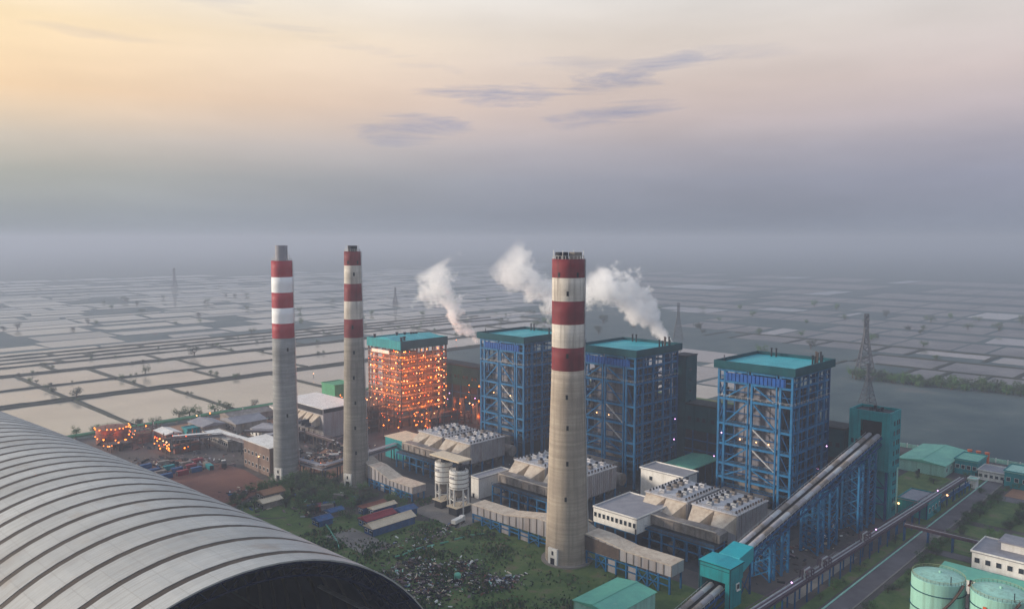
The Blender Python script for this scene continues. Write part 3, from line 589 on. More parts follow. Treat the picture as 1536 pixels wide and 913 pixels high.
# boiler house under construction, hung with orange lamps
def boiler_site():
    rr = random.Random(12)
    b = thing('boiler_house', 'open steel boiler house with teal roof glowing with rows of orange lamps', 'boiler house', (326, 425.5, 0))
    Hs = 53.3
    bx('fascia', b, teal, 0, 0.6, 0, 38.5, Hs, 59.2); bx('fascia', b, teal_dark, 0.6, 42, 0, 0.6, Hs, 59.2)  # right-hand fascia takes the darker teal, its shade put into the colour
    bx('fascia', b, teal, 41.4, 42, 0.6, 38.5, Hs, 59.2); bx('fascia', b, teal, 0.6, 41.4, 37.9, 38.5, Hs, 59.2)
    MB().prism([(0.6, 58.2), (37.9, 58.2), (19.2, 60.6)], 'x', 0.62, 41.38).build('roof_deck', turq, b)
    for (x, y) in ((20, 30), (24, 26), (28, 23.5), (29.5, 22.5), (31, 21.5), (4, 4), (8, 6), (3, 33)):
        MB().tube((0, 0, 58.2), (0, 0, 60.9), 0.8, n=8).tube((0, 0, 60.9), (0, 0, 61.5), 1.1, n=8).build('roof_vent', dark_steel, b, (x, y, 0))
    ys = [1, 5, 13, 21, 29.5, 34, 37.5]; xs = [1, 8, 15, 22, 29, 36, 41]
    for y in ys: bx('column', b, rust_steel, 0.55, 1.45, y - 0.45, y + 0.45, 0.2, Hs); bx('column', b, rust_steel, 40.55, 41.45, y - 0.45, y + 0.45, 0.2, Hs)
    for x in xs[1:-1]: bx('column', b, rust_steel, x - 0.45, x + 0.45, 0.55, 1.45, 0.2, Hs); bx('column', b, rust_steel, x - 0.45, x + 0.45, 37.05, 37.95, 0.2, Hs)
    lv = [6, 11, 16, 20.5, 25, 29, 33, 37, 41, 45, 49]
    for z in lv:
        for a, c in zip(ys, ys[1:]): bx('beam', b, rust_steel, 0.65, 1.35, a + 0.46, c - 0.46, z - 0.35, z + 0.3)
        for a, c in zip(xs, xs[1:]): bx('beam', b, rust_steel, a + 0.46, c - 0.46, 0.65, 1.35, z - 0.35, z + 0.3)
        bx('floor_deck', b, rust_steel, 1.5, 5.5, 1.5, 37, z + 0.32, z + 0.5); bx('floor_deck', b, rust_steel, 5.5, 40.5, 1.5, 5.5, z + 0.32, z + 0.5)
        rl = MB(); railing(rl, (0.5, 0.5), (0.5, 37.8), z + 0.5); railing(rl, (0.5, 0.5), (41, 0.5), z + 0.5); rl.build('handrail', galv, b)
    bx('furnace_casing', b, rust_steel, 8, 22, 9, 30, 12, 50); bx('rear_pass_casing', b, rust_steel, 26, 37, 9, 30, 8, 46)
    bx('cross_duct', b, rust_steel, 22.0, 26, 10, 29, 38, 47)
    bx('wrapped_panel', b, white, 0.2, 0.5, 13, 33, 49.5, 51.8)
    for (z0, z1) in zip(lv, lv[1:]):
        if rr.random() < 0.6: bar('brace', b, rust_steel, (1, 5.5, z0), (1, 12.5, z1), 0.4)
        if rr.random() < 0.6: bar('brace', b, rust_steel, (1, 21.5, z0), (1, 29, z1), 0.4)
        if rr.random() < 0.6: bar('brace', b, rust_steel, (15.5, 1, z0), (21.5, 1, z1), 0.4)
    kinds = ((lamp_hot, 0.42), (lamp_hot, 0.34), (lamp_red, 0.36), (lamp_pale, 0.5), (lamp_hot, 0.55), (lamp_red, 0.28))
    for z in lv + [52.6]:          # strings of lamps slung under each deck edge
        p = 0.92 if 14 < z < 46 else 0.42
        gap = rr.uniform(2.2, 3.1); y = rr.uniform(0.5, 2)
        while y < 37.6:
            if rr.random() < p: m, r_ = rr.choice(kinds); bulb('lamp', b, m, (rr.choice((0.2, 0.2, 2.4, 5.6)), y + rr.uniform(-.4, .4), z - rr.uniform(0.7, 1.3)), r_)
            y += gap
        x = rr.uniform(0.5, 2); gap = rr.uniform(2.3, 3.2)
        while x < 41.5:
            if rr.random() < p: m, r_ = rr.choice(kinds); bulb('lamp', b, m, (x + rr.uniform(-.4, .4), rr.choice((0.2, 0.2, 2.4, 5.6)), z - rr.uniform(0.7, 1.3)), r_)
            x += gap
    for k in range(9):
        bulb('lamp', b, lamp_pale, (33.5, 0.2, 10 + k * 4.6), 0.5); bulb('lamp', b, lamp_pale, (38.5, 0.2, 12 + k * 4.6), 0.4)
    for z in (13, 23, 31, 39, 47):
        for q in (8, 19, 31):
            plight(b, (-1.4, q, z), (1, 0.22, 0.03), 2000); plight(b, (q + 2, -1.4, z), (1, 0.22, 0.03), 2000)
        for q in (8, 20, 31): plight(b, (6.5, q, z), (1, 0.22, 0.03), 2000); plight(b, (q + 3, 6.8, z), (1, 0.22, 0.03), 2000)
    return b
boiler_site()
# lower lamp-lit framework in front of it
def lit_frame(label, x0, x1, y0, y1, H, nl, seed, power=600):
    rr = random.Random(seed); b = thing('scaffold_tower', label, 'scaffold', (x0, y0, 0)); X, Y = x1 - x0, y1 - y0
    nx, ny = max(2, round(X / 6)), max(2, round(Y / 6))
    for i in range(nx + 1):
        for j in range(ny + 1): bx('column', b, rust_steel, X * i / nx - 0.25, X * i / nx + 0.25, Y * j / ny - 0.25, Y * j / ny + 0.25, 0.2, H)
    z = 4.5
    while z <= H + 0.1:
        for j in range(ny + 1): bx('beam', b, rust_steel, 0.26, X - 0.26, Y * j / ny - 0.2, Y * j / ny + 0.2, z - 0.45, z)
        for i in range(nx + 1): bx('beam', b, rust_steel, X * i / nx - 0.2, X * i / nx + 0.2, 0.26, Y - 0.26, z - 0.92, z - 0.47)
        if rr.random() < 0.8: bx('floor_deck', b, grating, 0.3, X * rr.uniform(0.4, 1), 0.3, Y * rr.uniform(0.5, 1), z + 0.02, z + 0.2)
        z += 4.5
    for k in range(4): bx('equipment', b, rr.choice((grey_dirty, rust, dark_steel, rust_steel)), X * rr.uniform(0.1, 0.3), X * rr.uniform(0.4, 0.8), Y * (0.08 + k * 0.23), Y * (0.2 + k * 0.23), 0.2, H * rr.uniform(0.3, 0.9))
    for k in range(nl): bulb('lamp', b, rr.choice((lamp_hot, lamp_hot, lamp_hot, lamp_pale, lamp_red)), (rr.choice((-0.3, rr.uniform(0, X))), rr.uniform(0, Y), rr.uniform(2, H + 0.5)), rr.choice((0.3, 0.4, 0.5)))
    for k in range(max(2, nl // 9)): plight(b, (rr.choice((-1.0, X * rr.random())), Y * rr.random(), rr.uniform(3, H)), (1, 0.22, 0.03), power)
    return b
lit_frame('lamp lit pipework frame at the left foot of the glowing boiler house', 302, 322, 428, 462, 22, 85, 31, 900)
lit_frame('lamp lit low frame at the right foot of the glowing boiler house', 332, 368, 402, 420, 13, 24, 33, 1500)
lit_frame('lamp lit pipework frame with pale roof near the rust red tank', 188, 212, 468, 492, 8.5, 40, 35, 350)
lit_frame('lamp lit scaffold between the rust red tank and the perimeter pipe', 190, 206, 522, 540, 6, 14, 37, 250)
lit_frame('lamp lit scaffold on the near side of the rust red tank', 166, 184, 500, 514, 5.5, 14, 39, 250)

# ================================================================== PRECIPITATORS
def precipitator(label, loc, seed):
    rr = random.Random(seed)
    e = thing('precipitator', label, 'precipitator', loc, group='grey precipitators in front of the boilers')
    for y0 in (0.0, 23.5):
        c = bx('casing', e, grey_clad, 0, 26, y0, y0 + 21, 6, 16.6)
        for k in range(17): bx('stiffener', c, grey_clad, -12.9 + k * 1.55, -12.45 + k * 1.55, -10.85, -10.5, -5.2, 5.2)
        bx('roof_deck', e, ash_deck, -0.4, 26.3, y0 - 0.35, y0 + 21.35, 16.62, 17.0)
        rl = MB(); railing(rl, (-0.3, y0 - 0.3), (26.2, y0 - 0.3), 17.0, 1.1, 2.2); railing(rl, (-0.3, y0 - 0.3), (-0.3, y0 + 21.3), 17.0, 1.1, 2.2); rl.build('handrail', grey_dirty, e)
        for h in range(2):      # inlet funnels
            a = y0 + 0.35 + h * 10.4; b = a + 9.9; m = (a + b) / 2
            MB().frus([(-0.02, a, 7.4), (-0.02, b, 7.4), (-0.02, b, 16.2), (-0.02, a, 16.2)], [(-8.6, m - 2.2, 8.6), (-8.6, m + 2.2, 8.6), (-8.6, m + 2.2, 11.8), (-8.6, m - 2.2, 11.8)]).build('funnel', cream_sheet, e)  # cream tone puts the light on the sloping faces into the colour
        for i in range(5):
            for j in range(2):      # rectifier transformers with bushings
                x = 4 + i * 4.7 + rr.uniform(-0.4, 0.4); y = y0 + 6.2 + j * 8.4
                t = bx('transformer', e, rr.choice((grey_dirty, galv, ash_deck)), x - 1.0, x + 1.0, y - 1.2, y + 1.2, 17.0, 18.6)
                MB().tube((0, 0, 0.8), (0, 0, 1.7), 0.75, 0.75, n=10).build('bushing', dark_steel, t, (0.1, 0, 0))
                MB().tube((-1, 0, 0.2), (-2.6, 0, 0.2), 0.22, n=6).build('bus_duct', galv, t)
        for i in range(11):
            bx('rapper', e, rust_steel if rr.random() < .5 else dark_steel, 1.2 + i * 2.35, 1.9 + i * 2.35, y0 + 1.0, y0 + 1.6, 17.0, 18.0)
            bx('rapper', e, dark_steel, 1.2 + i * 2.35, 1.8 + i * 2.35, y0 + 19.2, y0 + 19.8, 17.0, 17.9)
        for i in range(4):
            for j in range(3):      # ash hoppers
                a, b = 0.3 + i * 6.4, 6.5 + i * 6.4; p, q = y0 + 0.2 + j * 6.9, y0 + 6.8 + j * 6.9
                MB().frus([(a + 2.6, p + 2.8, 2.4), (b - 2.6, p + 2.8, 2.4), (b - 2.6, q - 2.8, 2.4), (a + 2.6, q - 2.8, 2.4)], [(a, p, 5.98), (b, p, 5.98), (b, q, 5.98), (a, q, 5.98)]).build('hopper', grey_dirty, e)
        for x in (0.5, 9, 17, 25.5):
            for y in (y0 + 0.5, y0 + 20.5): bx('support_column', e, blue, x - 0.4, x + 0.4, y - 0.4, y + 0.4, 0.2, 5.95)
    # collecting duct in front on its blue frame
    MB().prism([(-0.8, 9.6), (41.0, 9.6), (41.0, 13.2), (30, 13.3), (27, 12.6), (0.8, 13.4), (-0.8, 12.8)], 'x', -15.2, -8.62).build('collecting_duct', grey_dirty, e)
    for k in range(9): bx('duct_flange', e, grey_dirty, -15.55, -15.2, 0.4 + k * 4.9, 0.75 + k * 4.9, 9.7, 12.6)
    bx('duct_cover', e, cream_sheet, -15.4, -14.6, 1.0, 40.6, 13.42, 13.62)
    MB().frus([(-8.6, -1.0, 7.5), (-1, 0.0, 6.5), (-1, 2, 6.5), (-8.6, 2, 7.5)], [(-8.6, -1.0, 12.6), (-1, 0.0, 9), (-1, 2, 9), (-8.6, 2, 12.6)]).build('end_duct', grey_clad, e)
    for k in range(8):
        y = -0.4 + k * 5.9
        bx('frame_column', e, blue, -19.3, -18.6, y - 0.35, y + 0.35, 0.2, 8.6); bx('frame_column', e, blue, -11.3, -10.6, y - 0.35, y + 0.35, 0.2, 9.55)
        bx('frame_beam', e, blue, -18.6, -11.3, y - 0.3, y + 0.3, 7.9, 8.55)
        if k < 7:
            for z in (4.2, 8.0): bx('frame_beam', e, blue, -19.2, -18.7, y + 0.36, y + 5.54, z, z + 0.5)
    bx('frame_deck', e, grating, -19.3, -8.7, -0.8, 41.3, 8.62, 8.85)
    rl = MB(); railing(rl, (-19.3, -0.8), (-19.3, 41.3), 8.85); rl.build('handrail', blue, e)
    for k in range(5): MB().lathe([(0.3, 0.2), (2.0, 0.3), (2.6, 2.0), (2.0, 4.0), (0.4, 4.6)], 14).build('draught_fan', dark_steel if k % 2 else grey_dirty, e, (-14.5, 4 + k * 8.2, 0), smooth=True)
    bx('switch_house', e, dark_steel, -9, -1, 8, 36, 0.2, 5.5)
    return e
precipitator('grey precipitator with cream-lit funnels and white topped decks in front of the nearest boiler', (287, 154.6, 0), 1)
precipitator('grey precipitator partly hidden behind the nearest tan chimney', (283, 231.8, 0), 2)
precipitator('grey precipitator with stained funnels behind the twin white silos', (287, 313.5, 0), 3)

# ================================================================== FLUE DUCTS to the chimneys
def flue_duct(label, x0, x1, y_in, y_out, prof, brown=False, seed=0):
    # prof: (fraction from the chimney outwards, bottom z, top z)
    f = thing('flue_duct', label, 'duct', (x0, y_in, 0)); D = y_out - y_in; W = x1 - x0
    poly = [(D * t, zt) for t, zb, zt in prof] + [(D * t, zb) for t, zb, zt in prof[::-1]]
    if D < 0: poly = poly[::-1]
    MB().prism(poly, 'x', 0, W).build('duct_shell', grey_clad, f)
    top = MB()
    for (t, zb, zt), (t2, zb2, zt2) in zip(prof, prof[1:]):
        top.frus([(-0.25, D * t, zt + .01), (W + 0.25, D * t, zt + .01), (W + 0.25, D * t2, zt2 + .01), (-0.25, D * t2, zt2 + .01)], [(-0.25, D * t, zt + .25), (W + 0.25, D * t, zt + .25), (W + 0.25, D * t2, zt2 + .25), (-0.25, D * t2, zt2 + .25)])
    top.build('duct_roof', cream_sheet, f)
    n = 12
    zf = lambda t, i: next((a[i] + (b[i] - a[i]) * (t - a[0]) / (b[0] - a[0]) for a, b in zip(prof, prof[1:]) if a[0] <= t <= b[0]), prof[-1][i])
    for k in range(n + 1):
        t = k / n; bx('stiffener', f, grey_dirty, -0.28, -0.01, D * t - 0.14, D * t + 0.14, zf(t, 1) + 0.15, zf(t, 2) - 0.2)
    if brown:
        t = 0.42; b = MB(); b.frus([(-0.34, 0.4 * D / abs(D), prof[0][1] + 0.2), (-0.34, D * t, zf(t, 1) + 0.2), (-0.34, D * t, zf(t, 2) - 0.3), (-0.34, 0.4 * D / abs(D), prof[0][2] - 0.3)],
                                   [(-0.30, 0.4 * D / abs(D), prof[0][1] + 0.2), (-0.30, D * t, zf(t, 1) + 0.2), (-0.30, D * t, zf(t, 2) - 0.3), (-0.30, 0.4 * D / abs(D), prof[0][2] - 0.3)])
        b.build('rusted_panel', mat('sooty rusted panel', (0.09, 0.065, 0.055), (0.06, 0.045, 0.04), 0.5, 0.8, c3=(0.15, 0.10, 0.08)), f)
    zb = min(p[1] for p in prof)
    m = 8
    for k in range(m + 1):
        y = D * (0.02 + 0.96 * k / m); z = zf(0.02 + 0.96 * k / m, 1)
        for x in (0.1, W - 0.6): bx('frame_column', f, blue, x - 0.3, x + 0.3, y - 0.3, y + 0.3, 0.15, z - 0.02)
        if k < m:
            y2 = D * (0.02 + 0.96 * (k + 1) / m); a, b_ = min(y, y2), max(y, y2)
            for q in (zb - 0.55, zb * 0.5): bx('frame_beam', f, blue, -0.1, 0.3, a + 0.31, b_ - 0.31, q, q + 0.4)
            if k in (1, 5, 6): bar('brace', f, blue, (0.1, a + 0.3, 0.3), (0.1, b_ - 0.3, zb - 0.6), 0.3); bar('brace', f, blue, (0.12, b_ - 0.3, 0.3), (0.12, a + 0.3, zb - 0.6), 0.3)
            if k in (2, 4): bx('frame_panel', f, grey_clad, 0.32, 0.5, a + 0.6, b_ - 0.6, 0.3, zb - 0.7)
    sgn = D / abs(D)
    MB().frus([(0.5, -6 * sgn, prof[0][1]), (W - 0.5, -6 * sgn, prof[0][1]), (W, 0, prof[0][1] - 0.02), (0, 0, prof[0][1] - 0.02)][::1], [(0.5, -6 * sgn, prof[0][2] + 2.5), (W - 0.5, -6 * sgn, prof[0][2] + 2.5), (W, 0, prof[0][2] - 0.02), (0, 0, prof[0][2] - 0.02)]).build('breeching', conc_warm, f)
    return f
flue_duct('kinked grey flue duct on blue frame right of the tan chimney', 238, 246, 193.5, 153.5, [(0, 6.0, 12.2), (0.2, 6.0, 12.1), (0.50, 6.4, 10.6), (1.0, 6.8, 10.9)], True)
flue_duct('dipped grey flue duct on blue frame left of the tan chimney', 238, 246, 211.5, 259.5, [(0, 5.4, 12.0), (0.15, 5.2, 12.0), (0.55, 4.8, 8.6), (1.0, 4.4, 8.4)])
flue_duct('wavy grey flue duct on blue frame right of the middle chimney', 236, 244, 336.5, 299.5, [(0, 4.6, 11.2), (0.15, 4.6, 10.8), (0.5, 4.4, 7.4), (1.0, 4.4, 7.6)])

# ================================================================== ASH SILOS
def silo(label, loc, zt, zb, r, group='twin white silos on legs'):
    s_ = thing('ash_silo', label, 'silo', loc, group=group)
    MB().lathe([(r, zb), (r, zt), (r - 0.3, zt + 0.15), (0.1, zt + 0.5)], 28).build('shell', white, s_, smooth=False)
    for k in range(4): MB().lathe([(r + 0.02, zb + 0.6 + k * (zt - zb) / 4), (r + 0.16, zb + 0.7 + k * (zt - zb) / 4), (r + 0.16, zb + 0.9 + k * (zt - zb) / 4), (r + 0.02, zb + 1.0 + k * (zt - zb) / 4)], 28).build('hoop', grey_dirty, s_)
    MB().lathe([(0.8, zb - 5.0), (r - 0.1, zb - 0.01)], 28, cap_bot=True).build('cone', grey_dirty, s_)
    bx('lettering_plate', s_, slab_grey, -r - 0.06, -r + 0.6, -1.2, 1.2, zb + (zt - zb) * 0.62, zb + (zt - zb) * 0.72)
    for k in range(6):
        a = R(15 + 60 * k); p = (math.cos(a) * (r - 0.35), math.sin(a) * (r - 0.35))
        MB().tube((*p, 0.2), (*p, zb), 0.36, n=8).build('leg', white, s_)
        a2 = R(15 + 60 * (k + 1)); q = (math.cos(a2) * (r - 0.35), math.sin(a2) * (r - 0.35))
        bar('tie', s_, white, (*p, zb * 0.55), (*q, zb * 0.55), 0.28); bar('brace', s_, grey_dirty, (*p, 0.6), (*q, zb * 0.52), 0.22)
    rl = MB(); P = [(math.cos(R(30 * i)) * r, math.sin(R(30 * i)) * r) for i in range(12)]
    for i in range(12): railing(rl, P[i], P[(i + 1) % 12], zt + 0.2, 1.1, 2)
    rl.build('handrail', dark_steel, s_)
    for (x, y) in ((1.2, 1), (-1.4, -1.2), (0.6, -2)): bx('filter_unit', s_, dark_steel, x - 0.8, x + 0.8, y - 0.8, y + 0.8, zt + 0.4, zt + 2.8)
    bx('loading_deck', s_, cream_roof, -r - 1.2, r, -r, r - 2, zb * 0.32, zb * 0.32 + 0.3)
    bx('loading_room', s_, dark_steel, -r - 0.6, r - 1, -r + 0.6, r - 3, 0.2, zb * 0.30)
    return s_
silo('right one of the twin white ash silos on white legs, lettered', (243, 273.6, 0), 20.2, 12.0, 4.55)
silo('left one of the twin white ash silos on white legs, smaller looking', (244.5, 286.2, 0), 21.5, 11.8, 4.3)
rf = thing('silo_canopy', 'flat tan canopy above the twin white silos', 'canopy', (240, 270.5, 0))
MB().prism([(0, 24.6), (21, 24.6), (21, 25.2), (0, 25.2)], 'x', 0, 8.5).build('roof_sheet', cream_roof, rf)
for x in (7.9,):
    for y in (0.6, 10.5, 20.4): bx('post', rf, dark_steel, x - 0.15, x + 0.15, y - 0.15, y + 0.15, 0.2, 24.58)

# ================================================================== BUNKER BAY behind the boilers
def bay():
    b = thing('bunker_bay', 'long dark teal building running behind the row of boiler houses', 'building', (372.5, 147, 0))
    LEN = 322
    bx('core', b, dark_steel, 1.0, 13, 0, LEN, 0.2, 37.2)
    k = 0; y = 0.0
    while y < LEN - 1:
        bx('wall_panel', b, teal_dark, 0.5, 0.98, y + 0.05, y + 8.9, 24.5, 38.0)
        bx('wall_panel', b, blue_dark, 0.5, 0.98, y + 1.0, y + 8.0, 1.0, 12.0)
        bx('column', b, blue_dark, 0.0, 0.48, y, y + 0.8, 0.2, 24.4)
        for q in (2.0, 5.5): 
            w_ = bx('window', b, dark_steel, 0.38, 0.49, y + q, y + q + 1.9, 29.5, 31.7); bx('pane', w_, glass, -0.1, -0.055, -0.8, 0.8, -0.95, 0.95)
        bx('floor_edge', b, blue_dark, 0.2, 0.96, y + 0.82, y + 8.9, 13.5, 14.3); bx('floor_edge', b, blue_dark, 0.2, 0.96, y + 0.82, y + 8.9, 19.0, 19.6)
        if k % 3 == 1: bulb('lamp', b, lamp_pink, (-0.2, y + 3, 17.4), 0.5); bulb('lamp', b, lamp_pink, (-0.2, y + 5, 12.8), 0.4)
        k += 1; y += 9.0
    bx('roof_edge', b, black_gap, 0.2, 13.4, -0.3, LEN + 0.3, 38.02, 38.9)
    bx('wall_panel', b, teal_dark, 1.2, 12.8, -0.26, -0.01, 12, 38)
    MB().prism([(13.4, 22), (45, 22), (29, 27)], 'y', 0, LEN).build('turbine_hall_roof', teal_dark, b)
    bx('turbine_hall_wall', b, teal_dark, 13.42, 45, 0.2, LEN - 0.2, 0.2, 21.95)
    rr = random.Random(8)
    for k in range(13):        # the stretch beside the new boiler is lit by site lamps too
        bulb('lamp', b, rr.choice((lamp_hot, lamp_hot, lamp_red, lamp_pale)), (-0.5, rr.uniform(246, 276), rr.choice((3, 6, 9, 13, 16.5, 21, 26.5)) + rr.uniform(-.5, .5)), rr.choice((0.3, 0.4, 0.6)))
    for k in range(5): plight(b, (-3, 249 + k * 6, 6 + (k % 3) * 7), (1, 0.22, 0.03), 900)
    for k in range(9): bx('service_rack', b, rr.choice((rust_steel, rust, grey_dirty)), -2.6, 0, 246 + k * 3.4, 248.4 + k * 3.4, 0.3, rr.uniform(4, 17))
bay()
st = thing('stair_tower', 'tall narrow teal stair tower behind the boiler right of the tan chimney', 'tower', (373, 233.5, 0))
bx('shaft', st, teal_dark, 0, 11, 0, 8.5, 39.0, 64.0); bx('shaft', st, teal_dark, -0.52, 11, 0, 8.5, 0.2, 38.9); bx('roof_slab', st, dark_steel, -0.3, 11.3, -0.3, 8.8, 64.02, 64.6)
for k in range(9): bx('window', st, glass, 3.5, 5.5, -0.06, -0.005, 8 + k * 6, 9.6 + k * 6)
hall = thing('canopy_hall', 'low hall with flat green roof between the precipitator and the boilers', 'building', (343, 210.5, 0))
MB().prism([(0, 12), (17, 12), (17, 12.5), (8.5, 13.4), (0, 12.5)], 'x', 0, 28).build('roof_sheet', green_roof, hall)
bx('wall', hall, dark_steel, 1, 27, 1, 16, 0.2, 11.95)
for x in range(0, 29, 7):
    for y in (0.5, 16.5): bx('column', hall, blue_dark, max(.2, x) - 0.25, max(.2, x) + 0.25, y - 0.25, y + 0.25, 0.2, 11.98)

# ================================================================== INCLINED CONVEYOR, TRANSFER TOWERS
YB = (131.0, 136.2)
def zc(x): return 17.0 + (x - 267) * 0.2135 if x > 243 else 3.8 + (x - 229) * 0.20      # belt level
def conveyor(label, xa, xb, ya, trestles):
    c = thing('conveyor', label, 'conveyor', (xa, ya, 0), -0.05); za = zc(xa)
    for yb in (-1.85, 1.85):
        n = max(4, int((xb - xa) / 6)); 
        for k in range(n):      # hooped cover sheets, one per bay
            x0 = (xb - xa) * k / n + 0.06; x1 = (xb - xa) * (k + 1) / n - 0.06; b = MB(); vs = []; m = 8
            for x in (x0, x1):
                for i in range(m + 1):
                    a = math.pi * i / m; vs.append((x, yb + math.cos(a) * 1.15, zc(xa + x) + 0.5 + math.sin(a) * 0.95))
            fs = [(i, i + 1, m + 2 + i, m + 1 + i) for i in range(m)] + [tuple(range(m + 1))[::-1], tuple(range(m + 1, 2 * m + 2))]
            b.add(vs, fs).build('cover_hood', (galv, grey_clad, grey_dirty, slab_grey, galv, grey_dirty, grey_clad)[k % 7], c)
        bar('belt_deck', c, dark_steel, (0, yb, za), ((xb - xa), yb, zc(xb)), 2.95, 0.4)
        for sd in (-1, 1): bar('side_board', c, strip_brown, (0, yb + sd * 1.35, za + 0.45), (xb - xa, yb + sd * 1.35, zc(xb) + 0.45), 0.12, 0.7)
    bar('walkway', c, black_gap, (0, 0, za + 0.2), (xb - xa, 0, zc(xb) + 0.2), 0.7, 0.3)  # black strip filling the gap between the two covers
    for yb in (-3.6, 3.6):
        bar('truss_chord', c, blue_dark, (0, yb, za - 0.2), (xb - xa, yb, zc(xb) - 0.2), 0.5); bar('truss_chord', c, blue_dark, (0, yb, za - 3.2), (xb - xa, yb, zc(xb) - 3.2), 0.5)
        n = int((xb - xa) / 4)
        for k in range(n):
            x0 = (xb - xa) * k / n; x1 = (xb - xa) * (k + 1) / n
            bar('truss_web', c, blue_dark, (x0, yb, zc(xa + x0) - (3.1 if k % 2 else 0.3)), (x1, yb, zc(xa + x1) - (0.3 if k % 2 else 3.1)), 0.26)
        rl = MB(); rl.bar((0, yb, za + 1.1), (xb - xa, yb, zc(xb) + 1.1), 0.1)
        for k in range(int((xb - xa) / 3)): rl.bar((k * 3, yb, zc(xa + k * 3)), (k * 3, yb, zc(xa + k * 3) + 1.1), 0.09)
        rl.build('handrail', galv, c)
    for (x, lw) in trestles:
        X = x - xa; zt = zc(x) - 3.5
        P = [(X - lw, -3.6), (X + lw, -3.6), (X + lw, 3.6), (X - lw, 3.6)]
        for (px, py) in P: bx('trestle_leg', c, blue, px - 0.4, px + 0.4, py - 0.4, py + 0.4, 0.2, zt)
        n = max(2, int(zt / 4.6))
        for k in range(n):
            z0, z1 = zt * k / n, zt * (k + 1) / n
            for (p, q) in zip(P, P[1:] + P[:1]):
                bar('trestle_tie', c, blue_dark, (*p, z1), (*q, z1), 0.3)
                bar('trestle_brace', c, blue, (*p, z0 + 0.3), (*q, z1 - 0.3), 0.28); bar('trestle_brace', c, blue, (*q, z0 + 0.3), (*p, z1 - 0.3), 0.28)
    return c
conveyor('long inclined twin conveyor with pale hooped covers climbing to the tall teal tower', 258, 369, 137.6, [(274.5, 1.5), (284, 2.4), (312.5, 2.2), (323.5, 3.4), (349, 2.0), (360, 3.4)])
conveyor('short lower run of the twin conveyor entering the small teal tower', 212, 242.5, 139.6, [(224, 0.8), (234, 1.0)])
tt = thing('transfer_tower', 'small bright teal conveyor transfer tower with sloped hood at the bottom', 'tower', (241, 132, 0))
bx('upper_body', tt, teal, 0, 9, 0, 12.0, 9.6, 15.3); bx('side_body', tt, teal, 0.3, 8.7, 0.3, 2.0, 0.2, 9.58); bx('side_body', tt, teal, 0.3, 8.7, 11.3, 11.8, 0.2, 9.58); bx('back_wall', tt, dark_steel, 8.0, 8.6, 2.1, 11.2, 0.2, 9.5)
MB().prism([(-0.3, 15.32), (12.3, 15.32), (12.3, 15.45), (6, 15.8), (-0.3, 15.45)], 'x', -0.3, 9.3).build('roof_sheet', turq, tt)
bx('roof_trim', tt, teal_dark, -0.36, -0.31, -0.3, 12.3, 15.0, 15.4); bx('roof_trim', tt, teal_dark, -0.3, 9.3, -0.36, -0.31, 15.0, 15.4)
MB().prism([(9.02, 9.0), (19.5, 12.6), (19.5, 17.3), (9.32, 15.9), (9.02, 15.0)], 'y', 1.6, 9.6).build('sloped_hood', turq, tt)
bx('corner_trim', tt, teal_dark, -0.12, 0.2, -0.12, 0.2, 0.2, 15.0); bx('corner_trim', tt, teal_dark, -0.12, 0.2, 11.8, 12.12, 0.2, 15.0)
w_ = bx('window', tt, white, 4.6, 6.6, -0.1, 0.29, 6.4, 8.6); bx('pane', w_, glass, -0.8, 0.8, -0.23, -0.2, -0.85, 0.85); bx('sill', w_, white, -1.2, 1.2, -0.6, -0.2, -1.4, -1.15)
bx('wall_seam', tt, teal_dark, -0.1, -0.02, 0.3, 11.7, 13.7, 13.9)
for (x, y) in ((9.6, 1.9), (17.5, 1.9), (9.6, 9.3), (17.5, 9.3)): bx('column', tt, blue_dark, x, x + 0.6, y - 0.3, y + 0.3, 0.2, 9.0 if x < 12 else 11.8)
bar('brace', tt, blue_dark, (9.9, 1.9, 0.4), (17.8, 1.9, 9), 0.3); bar('brace', tt, blue_dark, (17.8, 1.9, 0.4), (9.9, 1.9, 9), 0.3)

ct = thing('crusher_tower', 'tall teal tower at the top of the inclined conveyor', 'tower', (369.3, 125.5, 0))
U = dict(m=teal)
bx('upper_wall', ct, teal, 0, 14.2, 0, 0.5, 23.0, 50.0); bx('upper_wall', ct, teal, 0, 14.2, 17.5, 18.0, 23.0, 50.0); bx('upper_wall', ct, teal, 13.7, 14.2, 0.5, 17.5, 23.0, 50.0)
bx('front_wall', ct, teal, 0, 0.5, 0.52, 3.4, 23, 50); bx('front_wall', ct, teal, 0, 0.5, 12.8, 17.48, 23, 50); bx('front_wall', ct, teal, 0, 0.5, 3.4, 12.8, 45.6, 50); bx('front_wall', ct, teal, 0, 0.5, 3.4, 12.8, 23, 37.6)
bx('opening_back', ct, black_gap, 4.0, 4.4, 3.0, 13.2, 37.4, 45.8); bx('sill_floor', ct, dark_steel, 0.5, 13.6, 0.6, 17.4, 36.8, 37.3); bx('floor_slab', ct, dark_steel, 0.5, 13.6, 0.6, 17.4, 23.0, 23.4)
bx('roof_slab', ct, dark_steel, 0.5, 13.7, 0.5, 17.5, 48.6, 48.9)
for k in range(4): bx('roof_fan', ct, dark_steel, 3 + k * 2.6, 4.2 + k * 2.6, 6 + (k % 2) * 4, 7.2 + (k % 2) * 4, 48.9, 50.6)
